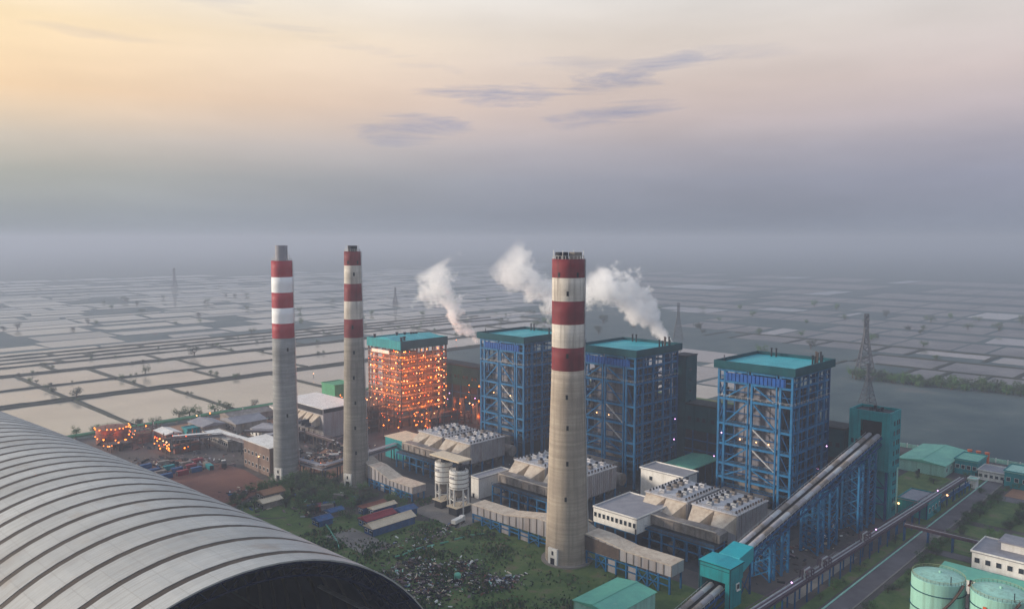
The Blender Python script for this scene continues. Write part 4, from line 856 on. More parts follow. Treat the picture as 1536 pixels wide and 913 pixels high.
for r_ in range(5):
    for x in (6.2, 9.8, 12.2):
        w_ = bx('window', ct, teal_dark, x - 0.75, x + 0.75, -0.1, -0.01, 25.0 + r_ * 4.6, 27.2 + r_ * 4.6); bx('pane', w_, glass, -0.62, 0.62, -0.08, -0.055, -0.95, 0.95)
    if r_ < 3:
        for y in (14.2, 16.2): w_ = bx('window', ct, teal_dark, -0.1, -0.01, y - 0.6, y + 0.6, 25 + r_ * 4.6, 27 + r_ * 4.6); bx('pane', w_, glass, -0.08, -0.055, -0.5, 0.5, -0.85, 0.85)
bx('lower_shaft', ct, teal, 3.0, 12.6, 0.4, 6.0, 0.2, 22.9)
for r_ in range(5):
    for x in (8.2, 10.6): w_ = bx('window', ct, teal_dark, x - 0.6, x + 0.6, 0.28, 0.39, 3.4 + r_ * 4, 5.4 + r_ * 4); bx('pane', w_, glass, -0.5, 0.5, -0.08, -0.06, -0.85, 0.85)
bx('annex_shaft', ct, mint, 12.62, 16.4, 1.0, 5.0, 0.2, 26.0)
for (x, y) in ((0.6, 0.9), (0.6, 9), (0.6, 17.2), (13.2, 17.2), (13.2, 9)): bx('column', ct, blue_dark, x - 0.45, x + 0.45, y - 0.45, y + 0.45, 0.2, 22.95)
for z in (7.5, 15): bx('beam', ct, blue_dark, 0.3, 0.9, 1.4, 16.7, z, z + 0.6)
for (z0, z1) in ((0.3, 7.5), (8.1, 15), (15.6, 22.8)): bar('brace', ct, blue_dark, (0.6, 1.4, z0), (0.6, 8.6, z1), 0.35); bar('brace', ct, blue_dark, (0.6, 16.7, z0), (0.6, 9.4, z1), 0.35)
bx('hopper_room', ct, dark_steel, 3, 12.4, 6.2, 16.5, 0.2, 20)
for (x, y, z) in ((0.0, 8, 12.5), (0.0, 5.5, 9.0), (-0.6, 12, 5)): bulb('lamp', ct, lamp_pink, (x, y, z), 0.55)
bulb('lamp', ct, lamp_pale, (14.8, -0.2, 5.5), 0.6)

# ================================================================== COAL SHED with arched roof
PHI = 0.037; RS, DS, A0 = 60.0, 79.7, 147.5
Nn = Vector((math.cos(PHI), math.sin(PHI), 0)); Aa = Vector((-math.sin(PHI), math.cos(PHI), 0)); so = Nn * DS + Aa * A0
shed = thing('coal_shed', 'huge grey barrel vaulted coal shed with dark curved strips in the foreground', 'shed', so, PHI)
bend = lambda a: -0.00016 * max(0, a - 70) ** 2
def arc_strip(a0, a1, r, th, n=44, t0=0.0, t1=math.pi):
    b = MB(); vs = []
    for a in (a0, a1):
        for rr_ in (r, r - th):
            for i in range(n + 1):
                t = t0 + (t1 - t0) * i / n; vs.append((bend(a) + math.cos(t) * rr_, a, max(0.05, math.sin(t) * rr_)))
    m = n + 1; fs = []; b.cur = 0
    for i in range(n):
        fs += [(i, i + 1, 2 * m + i + 1, 2 * m + i), (m + i + 1, m + i, 3 * m + i, 3 * m + i + 1), (i + 1, i, m + i, m + i + 1), (2 * m + i, 2 * m + i + 1, 3 * m + i + 1, 3 * m + i)]
    b.add(vs, fs); b.m = [1 if k % 4 == 1 else 0 for k in range(len(fs))]; return b
ribs = [6.3, 18.8, 30.6, 42.0, 51.3, 60.9, 70.5, 80.0, 89.0, 98, 106.5, 115, 123, 131]
while ribs[-1] < 330: ribs.append(ribs[-1] + 8.4)
edge = 0.0; SW = 1.1
for k, a in enumerate(ribs):
    arc_strip(edge, a - SW, RS, 0.35).build('roof_panel', [shed_sheet, navy], shed, smooth=False)  # navy undersides put the shade inside the vault into the colour
    arc_strip(a - SW + 0.01, a + SW - 0.01, RS - 0.12, 0.3).build('skylight_strip', [strip_brown, strip_brown], shed)
    edge = a + SW
lat = MB()      # space frame behind the first arches
for j, a in enumerate((0.4, 6.3, 12.5, 18.8)):
    n = 40
    P = [Vector((math.cos(math.pi * i / n) * (RS - 0.7), a, math.sin(math.pi * i / n) * (RS - 0.7))) for i in range(n + 1)]
    Q = [Vector((math.cos(math.pi * (i + .5) / n) * (RS - 4.0), a + 1.6, math.sin(math.pi * (i + .5) / n) * (RS - 4.0))) for i in range(n)]
    b = MB()
    for i in range(n): b.bar(P[i], P[i + 1], 0.35); b.bar(P[i], Q[i], 0.22); b.bar(Q[i], P[i + 1], 0.22)
    for i in range(n - 1): b.bar(Q[i], Q[i + 1], 0.35)
    b.build('lattice_arch', navy, shed)
kind(MB().prism([(-56, 0.1), (56, 0.1), (30, 12), (6, 15), (-25, 13)], 'y', 25, 300).build('coal_heap', coal, shed), 'stuff')
bx('shed_floor', shed, coal, -58, 58, 1, 300, 0.26, 0.32)
bx('inner_walkway', shed, galv, 44.0, 45.5, 3, 40, 30.0, 30.3)

# ================================================================== STORAGE TANKS
def tank(label, loc, r, h, m, group=None, stair_a=200, cat='tank', rimm=None):
    t = thing('storage_tank', label, cat, loc, group=group)
    MB().lathe([(r, 0.2), (r, h), (r - 0.12, h + 0.12)], 48).build('shell', m, t, smooth=False)
    MB().lathe([(r - 0.12, h + 0.1), (r * 0.5, h + 0.75), (0.05, h + 1.0)], 48).build('roof_cone', m, t, smooth=True)
    for z in (h * 0.34, h * 0.74): MB().lathe([(r, z - 0.15), (r + 0.3, z - 0.1), (r + 0.3, z + 0.1), (r, z + 0.15)], 48).build('wind_girder', rimm or teal_dark, t)
    rl = MB(); P = [(math.cos(2 * math.pi * i / 40) * (r - 0.2), math.sin(2 * math.pi * i / 40) * (r - 0.2)) for i in range(40)]
    for i in range(40): railing(rl, P[i], P[(i + 1) % 40], h + 0.12, 1.0, 3)
    rl.build('handrail', mat('yellowed rail', (0.36, 0.40, 0.22), (0.3, 0.33, 0.2), 1.0, 0.6), t)
    sm = MB()
    for k in range(24):
        a, a2 = R(stair_a + k * 3.4), R(stair_a + (k + 1) * 3.4); z, z2 = h * k / 24, h * (k + 1) / 24
        sm.bar((math.cos(a) * (r + 0.5), math.sin(a) * (r + 0.5), z + 0.3), (math.cos(a2) * (r + 0.5), math.sin(a2) * (r + 0.5), z2 + 0.3), 0.9, 0.35)
        sm.bar((math.cos(a) * (r + 1.0), math.sin(a) * (r + 1.0), z + 1.4), (math.cos(a2) * (r + 1.0), math.sin(a2) * (r + 1.0), z2 + 1.4), 0.15)
    sm.build('spiral_stair', rust_steel, t)
    a = R(225); bar('vent_mast', t, dark_steel, (math.cos(a) * r * 0.9, math.sin(a) * r * 0.9, h + 0.2), (math.cos(a) * r * 0.9, math.sin(a) * r * 0.9, h + 3), 0.25)
    MB().tube((r * 0.2, 0, h + 0.8), (r * 0.2, 0, h + 1.6), 0.5, n=8).build('roof_hatch', m, t)
    return t
tank('pale mint oil tank with spiral stair in the bottom right corner, left of its twin', (285.5, 79.5, 0), 8.2, 15, mint, 'mint tanks', 170)
t2 = tank('pale mint oil tank cut by the right frame edge, right of its twin', (286, 61.6, 0), 8.2, 15, mint, 'mint tanks', 150)
bx('warning_sign', t2, orange_paint, -8.35, -8.15, 1.6, 2.6, 10.5, 12.3)
b = MB()      # a line of small dark printed characters on the shell, as far as it can be read
for k in range(3):
    a = R(196 + k * 4.5); d = Vector((math.cos(a), math.sin(a), 0)); tt_ = Vector((-d.y, d.x, 0)); p = d * 8.28
    b.bar(p - tt_ * 0.5 + Vector((0, 0, 9.2)), p + tt_ * 0.4 + Vector((0, 0, 9.2)), 0.1, 0.5); b.bar(p + Vector((0, 0, 8.8)), p + Vector((0, 0, 9.7)), 0.2)
b.build('shell_marking', navy, t2)
vp = thing('tank_valve_stand', 'orange valve platform between the two mint tanks', 'platform', (289, 70.6, 0))
bx('platform', vp, orange_paint, -1, 1.2, -0.7, 0.7, 13.4, 13.8); bx('post', vp, dark_steel, -0.8, -0.4, -0.5, -0.1, 0.2, 13.4); bx('post', vp, dark_steel, 0.6, 1.0, 0.1, 0.5, 0.2, 13.4); bx('valve_box', vp, dark_steel, -0.6, 0.6, -0.4, 0.4, 13.8, 15.2)

# ================================================================== BUILDINGS
def house(name, label, x0, x1, y0, y1, h, wm, rm, style='flat', cat='building', wins=None, winy=None, group=None, over=0.5, base=0.12, pitch=0.22, wz=None, rib=0):
    o = thing(name, label, cat, (x0, y0, base), group=group); X, Y = x1 - x0, y1 - y0
    bx('wall', o, wm, 0, X, 0, Y, 0, h)
    if style == 'flat':
        bx('roof_slab', o, rm, -over, X + over, -over, Y + over, h + 0.01, h + 0.35)
        for (a, b_, c, d) in ((-over, X + over, -over, -over + 0.25), (-over, X + over, Y + over - 0.25, Y + over), (-over, -over + 0.25, -over + 0.25, Y + over - 0.25), (X + over - 0.25, X + over, -over + 0.25, Y + over - 0.25)):
            bx('parapet', o, wm, a, b_, c, d, h + 0.36, h + 0.9)
    elif style == 'gx':      # ridge along x
        r_ = (Y / 2 + over) * pitch; MB().prism([(-over, h + 0.01), (Y + over, h + 0.01), (Y + over, h + 0.2), (Y / 2, h + 0.2 + r_), (-over, h + 0.2)], 'x', -over, X + over).build('roof_sheet', rm, o)
        bar('ridge_cap', o, rm, (-over, Y / 2, h + 0.28 + r_), (X + over, Y / 2, h + 0.28 + r_), 0.6, 0.12)
    elif style == 'gy':
        r_ = (X / 2 + over) * pitch; MB().prism([(-over, h + 0.01), (X + over, h + 0.01), (X + over, h + 0.2), (X / 2, h + 0.2 + r_), (-over, h + 0.2)], 'y', -over, Y + over).build('roof_sheet', rm, o)
        bar('ridge_cap', o, rm, (X / 2, -over, h + 0.28 + r_), (X / 2, Y + over, h + 0.28 + r_), 0.6, 0.12)
    elif style == 'mono':
        MB().prism([(-over, h + 0.01), (X + over, h + 0.01), (X + over, h + 0.4 + X * pitch * 0.5), (-over, h + 0.3)], 'y', -over, Y + over).build('roof_sheet', rm, o)
    def win(nm, a, b_, c, d, e, f, ax):
        w_ = bx(nm, o, white, a, b_, c, d, e, f)
        if ax == 'x': bx('pane', w_, glass, -0.08, -0.05, -(d - c) / 2 + 0.15, (d - c) / 2 - 0.15, -(f - e) / 2 + 0.15, (f - e) / 2 - 0.15)
        else: bx('pane', w_, glass, -(b_ - a) / 2 + 0.15, (b_ - a) / 2 - 0.15, -0.08, -0.05, -(f - e) / 2 + 0.15, (f - e) / 2 - 0.15)
    wz = wz or [h * 0.55]
    for z in wz:
        hh = min(1.1, h * 0.2)
        if wins:
            for k in range(wins): c = Y * (k + 0.5) / wins; win('window', -0.1, -0.005, c - min(1.0, Y / wins * 0.36), c + min(1.0, Y / wins * 0.36), z - hh, z + hh, 'x')
        if winy:
            for k in range(winy): c = X * (k + 0.5) / winy; win('window', c - min(1.0, X / winy * 0.36), c + min(1.0, X / winy * 0.36), -0.1, -0.005, z - hh, z + hh, 'y')
    bx('door', o, dark_steel, -0.12, -0.006, Y * 0.5 + 0.3 if not wins else 0.15, Y * 0.5 + 1.5 if not wins else 0.8, 0, 2.2)
    if rib:
        for k in range(rib + 1): bx('wall_rib', o, wm, -0.16, -0.004, max(0, Y * k / rib - 0.15), min(Y, Y * k / rib + 0.15), 0.05, h - 0.1)
    return o
sb = house('substation_building', 'white flat roofed switch building with a row of dark windows right of the tan chimney', 262, 288, 186, 208.5, 6.0, white, slab_grey, wins=10, wz=[3.4], base=7.4, over=0.25)
for x in (0.5, 12, 25):
    for k in range(5): bx('column', sb, blue, x - 0.3, x + 0.3, 0.6 + k * 5.3 - 0.3, 0.6 + k * 5.3 + 0.3, -7.2, -0.05)
bx('ground_room', sb, dark_steel, 3, 25, 1, 21.5, -7.2, -0.4); bx('frame_beam', sb, blue, 0.2, 0.7, 0.95, 21.5, -0.5, -0.06); bx('frame_beam', sb, blue, 0.2, 0.7, 0.95, 21.5, -4.0, -3.6)
house('water_plant', 'tall white building with blue base behind the nearest precipitator', 313.5, 326, 197, 220.5, 17.2, white, slab_grey, wins=2, wz=[13.5])
o_ = house('fan_house', 'white ended low block beside the half hidden precipitator', 262, 283, 280.5, 286, 10.0, white, slab_grey)
house('workshop', 'teal walled hut with cream roof beside the left precipitator', 277, 292, 358, 377, 12.0, teal, cream_roof, 'mono', pitch=0.02)
house('storehouse', 'mint green storehouse with low gabled roof at the bottom edge', 198, 222, 149.5, 165.5, 7.6, mint, green_roof, 'gx', pitch=0.13, rib=5)
house('canopy_store', 'long narrow store with faded green roof behind the mint tanks', 314.5, 324, 20, 88, 5.2, white, green_roof, 'mono', pitch=0.12)
of = house('office_block', 'white office block with round headed windows behind the green roofed store', 333, 352, 20, 81.5, 9.2, white, slab_grey, wins=17, wz=[6.4])
bx('blue_skirting', of, teal, -3.4, -0.13, -0.5, 61.5, 0.2, 3.2); bx('upper_room', of, white, 9, 18, 40, 54, 9.6, 12.6); bx('upper_roof', of, slab_grey, 8, 19, 39, 55, 12.62, 13.0)
house('control_annex', 'white annex with broad grey roof at the right frame edge', 372, 398, 30, 66, 7.5, white, slab_grey, winy=8)
house('machine_shed', 'pale green roofed machine shed right of the tall teal tower', 462, 505, 128, 152, 6.0, mint, green_roof, 'gx', pitch=0.12, winy=6)
house('pump_house', 'teal pump house near the perimeter left of the orange stacks', 476, 494, 116, 127, 7.5, teal, green_roof, 'flat', wins=4)
house('store_shed', 'white long shed in front of the orange stacks', 472, 486, 102, 114.5, 4.6, white, slab_grey, 'flat', wins=5)
house('pump_house', 'teal block below the orange stacks', 466, 482, 90, 101, 8.2, teal, mint, 'flat', wins=3)
house('gate_house', 'small white hut beside the road under the orange stacks', 452, 457, 110.5, 114, 4.2, white, mint)
house('low_annex', 'low teal annex with grey roof at the foot of the tall teal tower', 385.5, 404, 113, 126, 7.2, teal, slab_grey, 'flat', winy=4, over=0.3)
house('worker_hut', 'small cream hut by the far right fence', 500, 508, 66, 78, 4, white, cream_roof, 'gy')
for k, y in enumerate((126.0, 121.6, 117.2)):
    s_ = thing('exhaust_stack', ['leftmost', 'middle', 'rightmost'][k] + ' of three short orange exhaust stacks by the fence', 'stack', (500, y, 0.1), group='orange exhaust stacks')
    MB().tube((0, 0, 0), (0, 0, 8.0), 1.15, n=16).build('barrel', orange_paint, s_); MB().tube((0, 0, 8.0), (0, 0, 8.5), 1.35, n=16).build('collar', orange_paint, s_); bx('base', s_, slab_grey, -2, 2, -2, 2, 0, 1.0)

# construction side on the left
gb = house('filter_house', 'large grey block with white sloping roof between the left chimneys', 274, 300, 439, 489, 19.0, grey_clad, white, 'mono', over=0.8, pitch=0.02)
for k in range(4): MB().frus([(-0.02, 4 + k * 8, 8), (-0.02, 11 + k * 8, 8), (-0.02, 11 + k * 8, 14.5), (-0.02, 4 + k * 8, 14.5)], [(-7, 6 + k * 8, 6.5), (-7, 9 + k * 8, 6.5), (-7, 9 + k * 8, 9), (-7, 6 + k * 8, 9)]).build('funnel', cream_sheet, gb)
for k in range(7):
    for z in (4.5, 8.8): bx('frame_beam', gb, dark_steel, -14, -13.6, k * 6.4, k * 6.4 + 5.9, z, z + 0.5)
    bx('frame_column', gb, dark_steel, -14, -13.4, k * 6.4 - 0.5, k * 6.4, 0, 9.3); bx('frame_column', gb, dark_steel, -7.6, -7.0, k * 6.4 - 0.5, k * 6.4, 0, 6.4)
bx('frame_deck', gb, grey_dirty, -14.2, -6.9, -0.6, 39, 9.35, 9.6)
for k in range(24): bx('machinery', gb, random.choice((grey_dirty, dark_steel, dark_steel, dark_steel, boiler_grey)), -13 + random.random() * 4, -8.6 + random.random() * 2, 1 + k * 1.5, 2 + k * 1.5, 9.6, 10.4 + random.random() * 2.6)
bx('dark_wall_band', gb, dark_steel, -0.12, -0.03, 0.5, 49.5, 15.2, 18.6); bx('dark_wall_band', gb, dark_steel, 0.5, 25.5, -0.12, -0.01, 16.4, 18.7)  # dark bands on the walls just below the roof edge
house('green_block', 'green clad block behind the grey filter house', 330, 346, 512, 530, 17, mat('green sheet', (0.05, 0.30, 0.14), (0.05, 0.24, 0.12), 0.2, 0.6), mat('green sheet', (0.05, 0.3, 0.14)), 'flat')
cw = house('concrete_frame_house', 'half open brown workshop with white roof beside the ringed chimney', 208.5, 222, 388, 417, 15.4, mat('brown render', (0.20, 0.14, 0.115), (0.15, 0.105, 0.09), 0.15, 0.9), white, 'mono', pitch=0.02, wins=7, wz=[3.2, 9.5])
house('site_office', 'long white roofed site office by the construction yard', 216, 226, 452, 486, 6.5, grey_dirty, white, 'flat', wins=12, wz=[4.2])
house('site_office', 'grey roofed site block by the green pipe', 222, 238, 500, 522, 6.0, grey_dirty, slab_grey, 'gy', wins=6)
house('site_cabin', 'small teal cabin among the construction site blocks', 214, 224, 504, 512, 5.0, teal, teal)
house('site_store', 'dark roofed store behind the long site office', 240, 262, 490, 512, 6.5, grey_dirty, slab_grey, 'gx', wins=4)
house('site_store', 'pale roofed store left of the grey filter house', 244, 262, 452, 478, 5.2, white, slab_grey, 'gy', wins=5)
house('site_shed', 'low brown shed beside the green pipe', 250, 282, 518, 534, 5, grey_dirty, grey_dirty, 'gx')
house('site_shed', 'pale shed in front of the far green pipe', 290, 318, 524, 538, 4.5, white, slab_grey, 'gx')
house('lamp_roof_shed', 'white roofed shed above the lamp lit pipework by the red tank', 196, 206, 494, 512, 6.5, rust, white, 'gy')
rt = tank('rust red tank ringed by lamps at the far end of the arched shed', (176, 527, 0), 9.5, 9.5, rust, None, 190, rimm=rust_steel)
for k in range(16):
    a = R(150 + k * 14); bulb('lamp', rt, lamp_hot, (math.cos(a) * 9.9, math.sin(a) * 9.9, random.choice((4, 9.8, 10.2))), 0.4)
for a in (185, 225, 262): plight(rt, (math.cos(R(a)) * 12, math.sin(R(a)) * 12, 8), (1, 0.22, 0.03), 500)
tank('smaller rust red tank behind the lamp lit frame', (190, 514, 0), 5, 6, rust, None, 170, rimm=rust_steel)
# huts in the middle foreground
def hut(label, x0, x1, y0, y1, h, wm, rm, rz=0, pitch=0.3): 
    return house('site_hut', label, x0, x1, y0, y1, h, wm, rm, 'gx', pitch=pitch, wins=2)
hut('cream roofed blue hut, nearest of the site huts', 196, 219, 276.5, 283, 3.4, blue_sheet, cream_roof, pitch=0.45)
hut('red roofed hut behind the cream roofed one', 200, 216, 286.5, 293, 3.2, blue_sheet, red_sheet)
hut('blue roofed hut beside the red roofed one', 218, 227, 285, 291, 3.2, blue_sheet, blue_sheet)
hut('red and cream striped hut below the middle chimney', 211, 224, 297, 301, 3.2, blue_sheet, cream_roof)
hut('faded red roofed hut below the middle chimney', 209, 222, 302.5, 306, 3.2, blue_sheet, rust)
hut('pale tin hut at the edge of the arched shed', 180, 190, 342, 348, 3.0, grey_dirty, cream_roof)
hut('rusty roofed shack behind the arched shed', 186, 197, 352, 360, 3.2, grey_dirty, orange_soil)
hut('blue tarpaulin shack among the bushes', 186, 193, 303, 309, 2.6, blue_sheet, blue_sheet)
hut('small blue shack beside the blue tarpaulin one', 196, 203, 309, 314, 2.6, grey_dirty, blue_sheet)
rr = random.Random(5)
def container(label, x, y, rz, m, grp):
    c = thing('site_container', label, 'container', (x, y, 0.2), rz, grp); bx('box', c, m, -3, 3, -1.2, 1.2, 0, 2.6)
    for k in range(8): bx('corrugation', c, m, -2.8 + k * 0.75, -2.5 + k * 0.75, -1.28, -1.2, 0.1, 2.5); bx('corrugation', c, m, -2.8 + k * 0.75, -2.5 + k * 0.75, 1.2, 1.28, 0.1, 2.5)
    bx('door', c, dark_steel, -3.06, -3.0, -1.0, 1.0, 0.1, 2.5); return c
cols_ = (('blue', blue_sheet), ('red', red_sheet), ('green', teal), ('grey', grey_dirty))
for k in range(14):
    nm, m = cols_[(0, 1, 0, 2, 3, 0, 1, 3, 0, 2, 3, 1, 0, 3)[k]]
    container(nm + ' container parked in the yard between the arched shed and the site offices', 168 + (k % 4) * 8.2 + rr.uniform(-1, 1), 424 + (k // 4) * 8.5 + rr.uniform(-2, 2), rr.choice((0, 0.05, -0.08, 1.5)), m, nm + ' containers in the yard')
for k in range(6):
    nm, m = cols_[(0, 0, 3, 1, 0, 3)[k]]
    container(nm + ' container among the bushes below the middle chimney', 196 + rr.uniform(0, 30), 318 + rr.uniform(-4, 22), rr.uniform(0, 3), m, nm + ' containers among bushes')
def truck(label, x, y, rz, cm, bm):
    t = thing('truck', label, 'truck', (x, y, 0.2), rz, 'trucks on the construction site'); bx('cab', t, cm, 2.2, 4.0, -1.1, 1.1, 0.9, 3.0); bx('windscreen', t, glass, 3.99, 4.05, -0.9, 0.9, 1.9, 2.8)
    bx('load_bed', t, bm, -3.6, 2.0, -1.2, 1.2, 1.1, 2.7); bx('chassis', t, dark_steel, -3.6, 3.9, -0.7, 0.7, 0.6, 0.9)
    for x_ in (3.0, -1.4, -2.8):
        for y_ in (-1.0, 1.0): MB().tube((0, -0.18, 0), (0, 0.18, 0), 0.55, n=12).build('wheel', black_gap, t, (x_, y_, 0.55))
truck('yellow truck beside the pale roofed store', 234, 446, 0.4, yellow, yellow)
truck('white truck on the yard by the ringed chimney', 200, 424, 1.2, white, dark_steel)
truck('white truck on the paved pad below the silos', 232, 262, 0.2, white, white)

maroon_pipe = mat('purple grey lagging', (0.12, 0.085, 0.11), (0.09, 0.065, 0.085), 0.4, 0.6)
# pipe bridges, racks and the perimeter pipe
def pipe_bridge(label, pts, z, m_deck, m_leg, w=3.0, pipes=3, loop_at=(), roof=False, step=9, cat='pipe rack', lampm=None):
    o = thing('pipe_rack', label, cat, (pts[0][0], pts[0][1], 0.1)); ox, oy = pts[0]
    for (a, b_) in zip(pts, pts[1:]):
        p = Vector((a[0] - ox, a[1] - oy, z)); q = Vector((b_[0] - ox, b_[1] - oy, z)); d = (q - p).normalized(); s_ = Vector((-d.y, d.x, 0)); n = max(1, int((q - p).length / step))
        bar('bridge_deck', o, m_deck, p, q, w, 0.5)
        for sgn in (-1, 1): bar('bridge_chord', o, m_deck, p + s_ * sgn * w / 2 + Vector((0, 0, 1.5)), q + s_ * sgn * w / 2 + Vector((0, 0, 1.5)), 0.22)
        if roof: bar('bridge_roof', o, roof, p + Vector((0, 0, 2.4)), q + Vector((0, 0, 2.4)), w + 0.6, 0.2); 
        for k in range(pipes):
            off = s_ * (k - (pipes - 1) / 2) * 0.8 + Vector((0, 0, 0.65))
            MB().tube(p + off, q + off, 0.3, n=8).build('pipe', galv if k % 2 else maroon_pipe, o)
        for k in range(n + 1):
            c = p + (q - p) * k / n
            for sgn in (-1, 1): bx('leg', o, m_leg, c.x + s_.x * sgn * w * .4 - .22, c.x + s_.x * sgn * w * .4 + .22, c.y + s_.y * sgn * w * .4 - .22, c.y + s_.y * sgn * w * .4 + .22, 0, z - 0.26)
            bar('hanger', o, m_deck, c + s_ * w / 2, c + s_ * w / 2 + Vector((0, 0, 1.5)), 0.18)
            if lampm and k % 8 == 4: bulb('lamp', o, lampm, c + Vector((0, 0, 2.2)), 0.35)
    for x in loop_at:       # expansion loops stand up over the rack
        yo = (pts[1][1] - pts[0][1]) * (x - ox) / (pts[1][0] - ox)
        for dx in (0, 4.0):
            for sy in (-1, 1): bx('loop_post', o, m_deck, x - ox + dx - 0.15, x - ox + dx + 0.15, yo + sy * 1.6 - 0.15, yo + sy * 1.6 + 0.15, z, z + 3.4)
            bx('loop_beam', o, m_deck, x - ox + dx - 0.14, x - ox + dx + 0.14, yo - 1.44, yo + 1.44, z + 3.0, z + 3.3)
            for k in range(3): MB().tube((x - ox + dx, yo + (k - 1) * 0.8, z + 0.6), (x - ox + dx, yo + (k - 1) * 0.8, z + 3.7), 0.28, n=8).build('pipe', galv if k == 1 else maroon_pipe, o)
        for k in range(3): MB().tube((x - ox - 0.1, yo + (k - 1) * 0.8, z + 3.65), (x - ox + 4.1, yo + (k - 1) * 0.8, z + 3.65), 0.28, n=8).build('pipe', galv if k == 1 else maroon_pipe, o)
    return o
maroon = mat('dull maroon pipe rack steel', (0.075, 0.045, 0.075), (0.055, 0.035, 0.055), 0.3, 0.6)
pipe_bridge('maroon pipe rack with raised loops running beside the road', [(222, 119), (440, 113.5)], 7.2, maroon, blue_dark, 3.4, 4, (268, 282, 318), lampm=lamp_pink)
pipe_bridge('maroon pipe branch crossing the road towards the white office', [(352, 112), (352, 84)], 6.6, maroon, blue_dark, 2.0, 2)
pipe_bridge('blue pale railed walkway low beside the far road', [(404, 114.5), (446, 112.8)], 3.6, blue, blue, 2.4, 2)
pipe_bridge('pale roofed pipe bridge zigzagging between the two left chimneys', [(219, 384), (222.5, 357), (274, 366), (300, 371)], 7.4, slab_grey, dark_steel, 2.6, 2, roof=slab_grey)
pipe_bridge('pale roofed pipe bridge leading to the brown workshop', [(193, 476), (219, 464), (222, 420)], 7.4, slab_grey, dark_steel, 2.6, 2, roof=white)
pipe_bridge('grey pipe rack crossing the construction site', [(236, 470), (262, 440), (262, 408)], 6.0, rust_steel, rust_steel, 3, 3)
gp = thing('perimeter_pipe', 'fat green pipe running along the edge of the fish ponds', 'pipe', (140, 551, 0))
gm = mat('green pipe paint', (0.07, 0.30, 0.15), (0.06, 0.23, 0.12), 0.2, 0.6, c3=(0.14, 0.34, 0.2))
n = 34
for k in range(n):
    MB().tube((k * 10.8 + 0.1, 0, 2.2), (k * 10.8 + 10.7, 0, 2.2), 1.15, n=12).build('pipe_length', gm, gp)
    bx('saddle', gp, paving, k * 10.8 - 0.5, k * 10.8 + 0.5, -1.6, 1.6, 0, 1.5)
    if k % 3 == 0: bx('marker_post', gp, white, k * 10.8 + 5, k * 10.8 + 5.4, -2, -1.6, 0, 3.6)
fw_ = thing('perimeter_wall', 'pale green perimeter wall along the dark field on the right', 'wall', (514, 20, 0))
for k in range(26): bx('wall_panel', fw_, mint, 0, 0.4, k * 6 + 0.2, k * 6 + 5.8, 0, 2.4); bx('pier', fw_, white, -0.1, 0.5, k * 6 - 0.2, k * 6 + 0.2, 0, 2.8)
fw2 = thing('perimeter_wall', 'green perimeter wall climbing from the boilers to the far ponds', 'wall', (514, 180, 0))
for k in range(60): bx('wall_panel', fw2, mint, 0, 0.4, k * 6 + 0.2, k * 6 + 5.8, 0, 2.2)

# pylons
def pylon(label, x, y, H, wbase, rz=0.6):
    o = thing('pylon', label, 'pylon', (x, y, 0), rz, 'lattice pylons in the haze'); pm = mat('pylon steel', (0.05, 0.055, 0.07), (0.035, 0.04, 0.05), 0.3, 0.6)
    wz = lambda z: wbase * max(0, 1 - z / (H * 0.7)) ** 1.1 * 0.5 + H * 0.026
    n = 9; th = H * 0.0105; leg = MB(); web = MB()
    for k in range(n):
        z0, z1 = H * k / n, H * (k + 1) / n; a, b_ = wz(z0), wz(z1); C0 = [(-a, -a, z0), (a, -a, z0), (a, a, z0), (-a, a, z0)]; C1 = [(-b_, -b_, z1), (b_, -b_, z1), (b_, b_, z1), (-b_, b_, z1)]
        for i in range(4):
            leg.bar(C0[i], C1[i], th * 1.3); web.bar(C0[i], C1[(i + 1) % 4], th * 0.8); web.bar(C0[(i + 1) % 4], C1[i], th * 0.8); web.bar(C1[i], C1[(i + 1) % 4], th * 0.8)
    leg.build('mast_legs', pm, o); web.build('mast_bracing', pm, o)
    for z in (0.68, 0.80, 0.92):
        ar = MB(); l_ = H * 0.15; zz_ = H * z
        for s_ in (-1, 1): ar.bar((0, 0, zz_), (s_ * l_, 0, zz_ + H * 0.01), th * 1.2); ar.bar((0, 0, zz_ + H * 0.045), (s_ * l_, 0, zz_ + H * 0.01), th); ar.bar((s_ * l_, 0, zz_), (s_ * l_, 0, zz_ - H * 0.03), th)
        ar.build('cross_arm', pm, o)
pylon('tall lattice pylon rising beyond the tall teal tower', 772, 287, 57, 12)
pylon('shorter lattice pylon in front of the tall one', 632, 232, 31.5, 8, 0.9)
pylon('faint lattice pylon behind the boiler with the stair tower', 874, 560, 46, 10)
pylon('faint small pylon far beyond the lamp lit boiler', 943, 1245, 34, 7)
pylon('faint pylon on the far left horizon', 861, 2078, 52, 10)

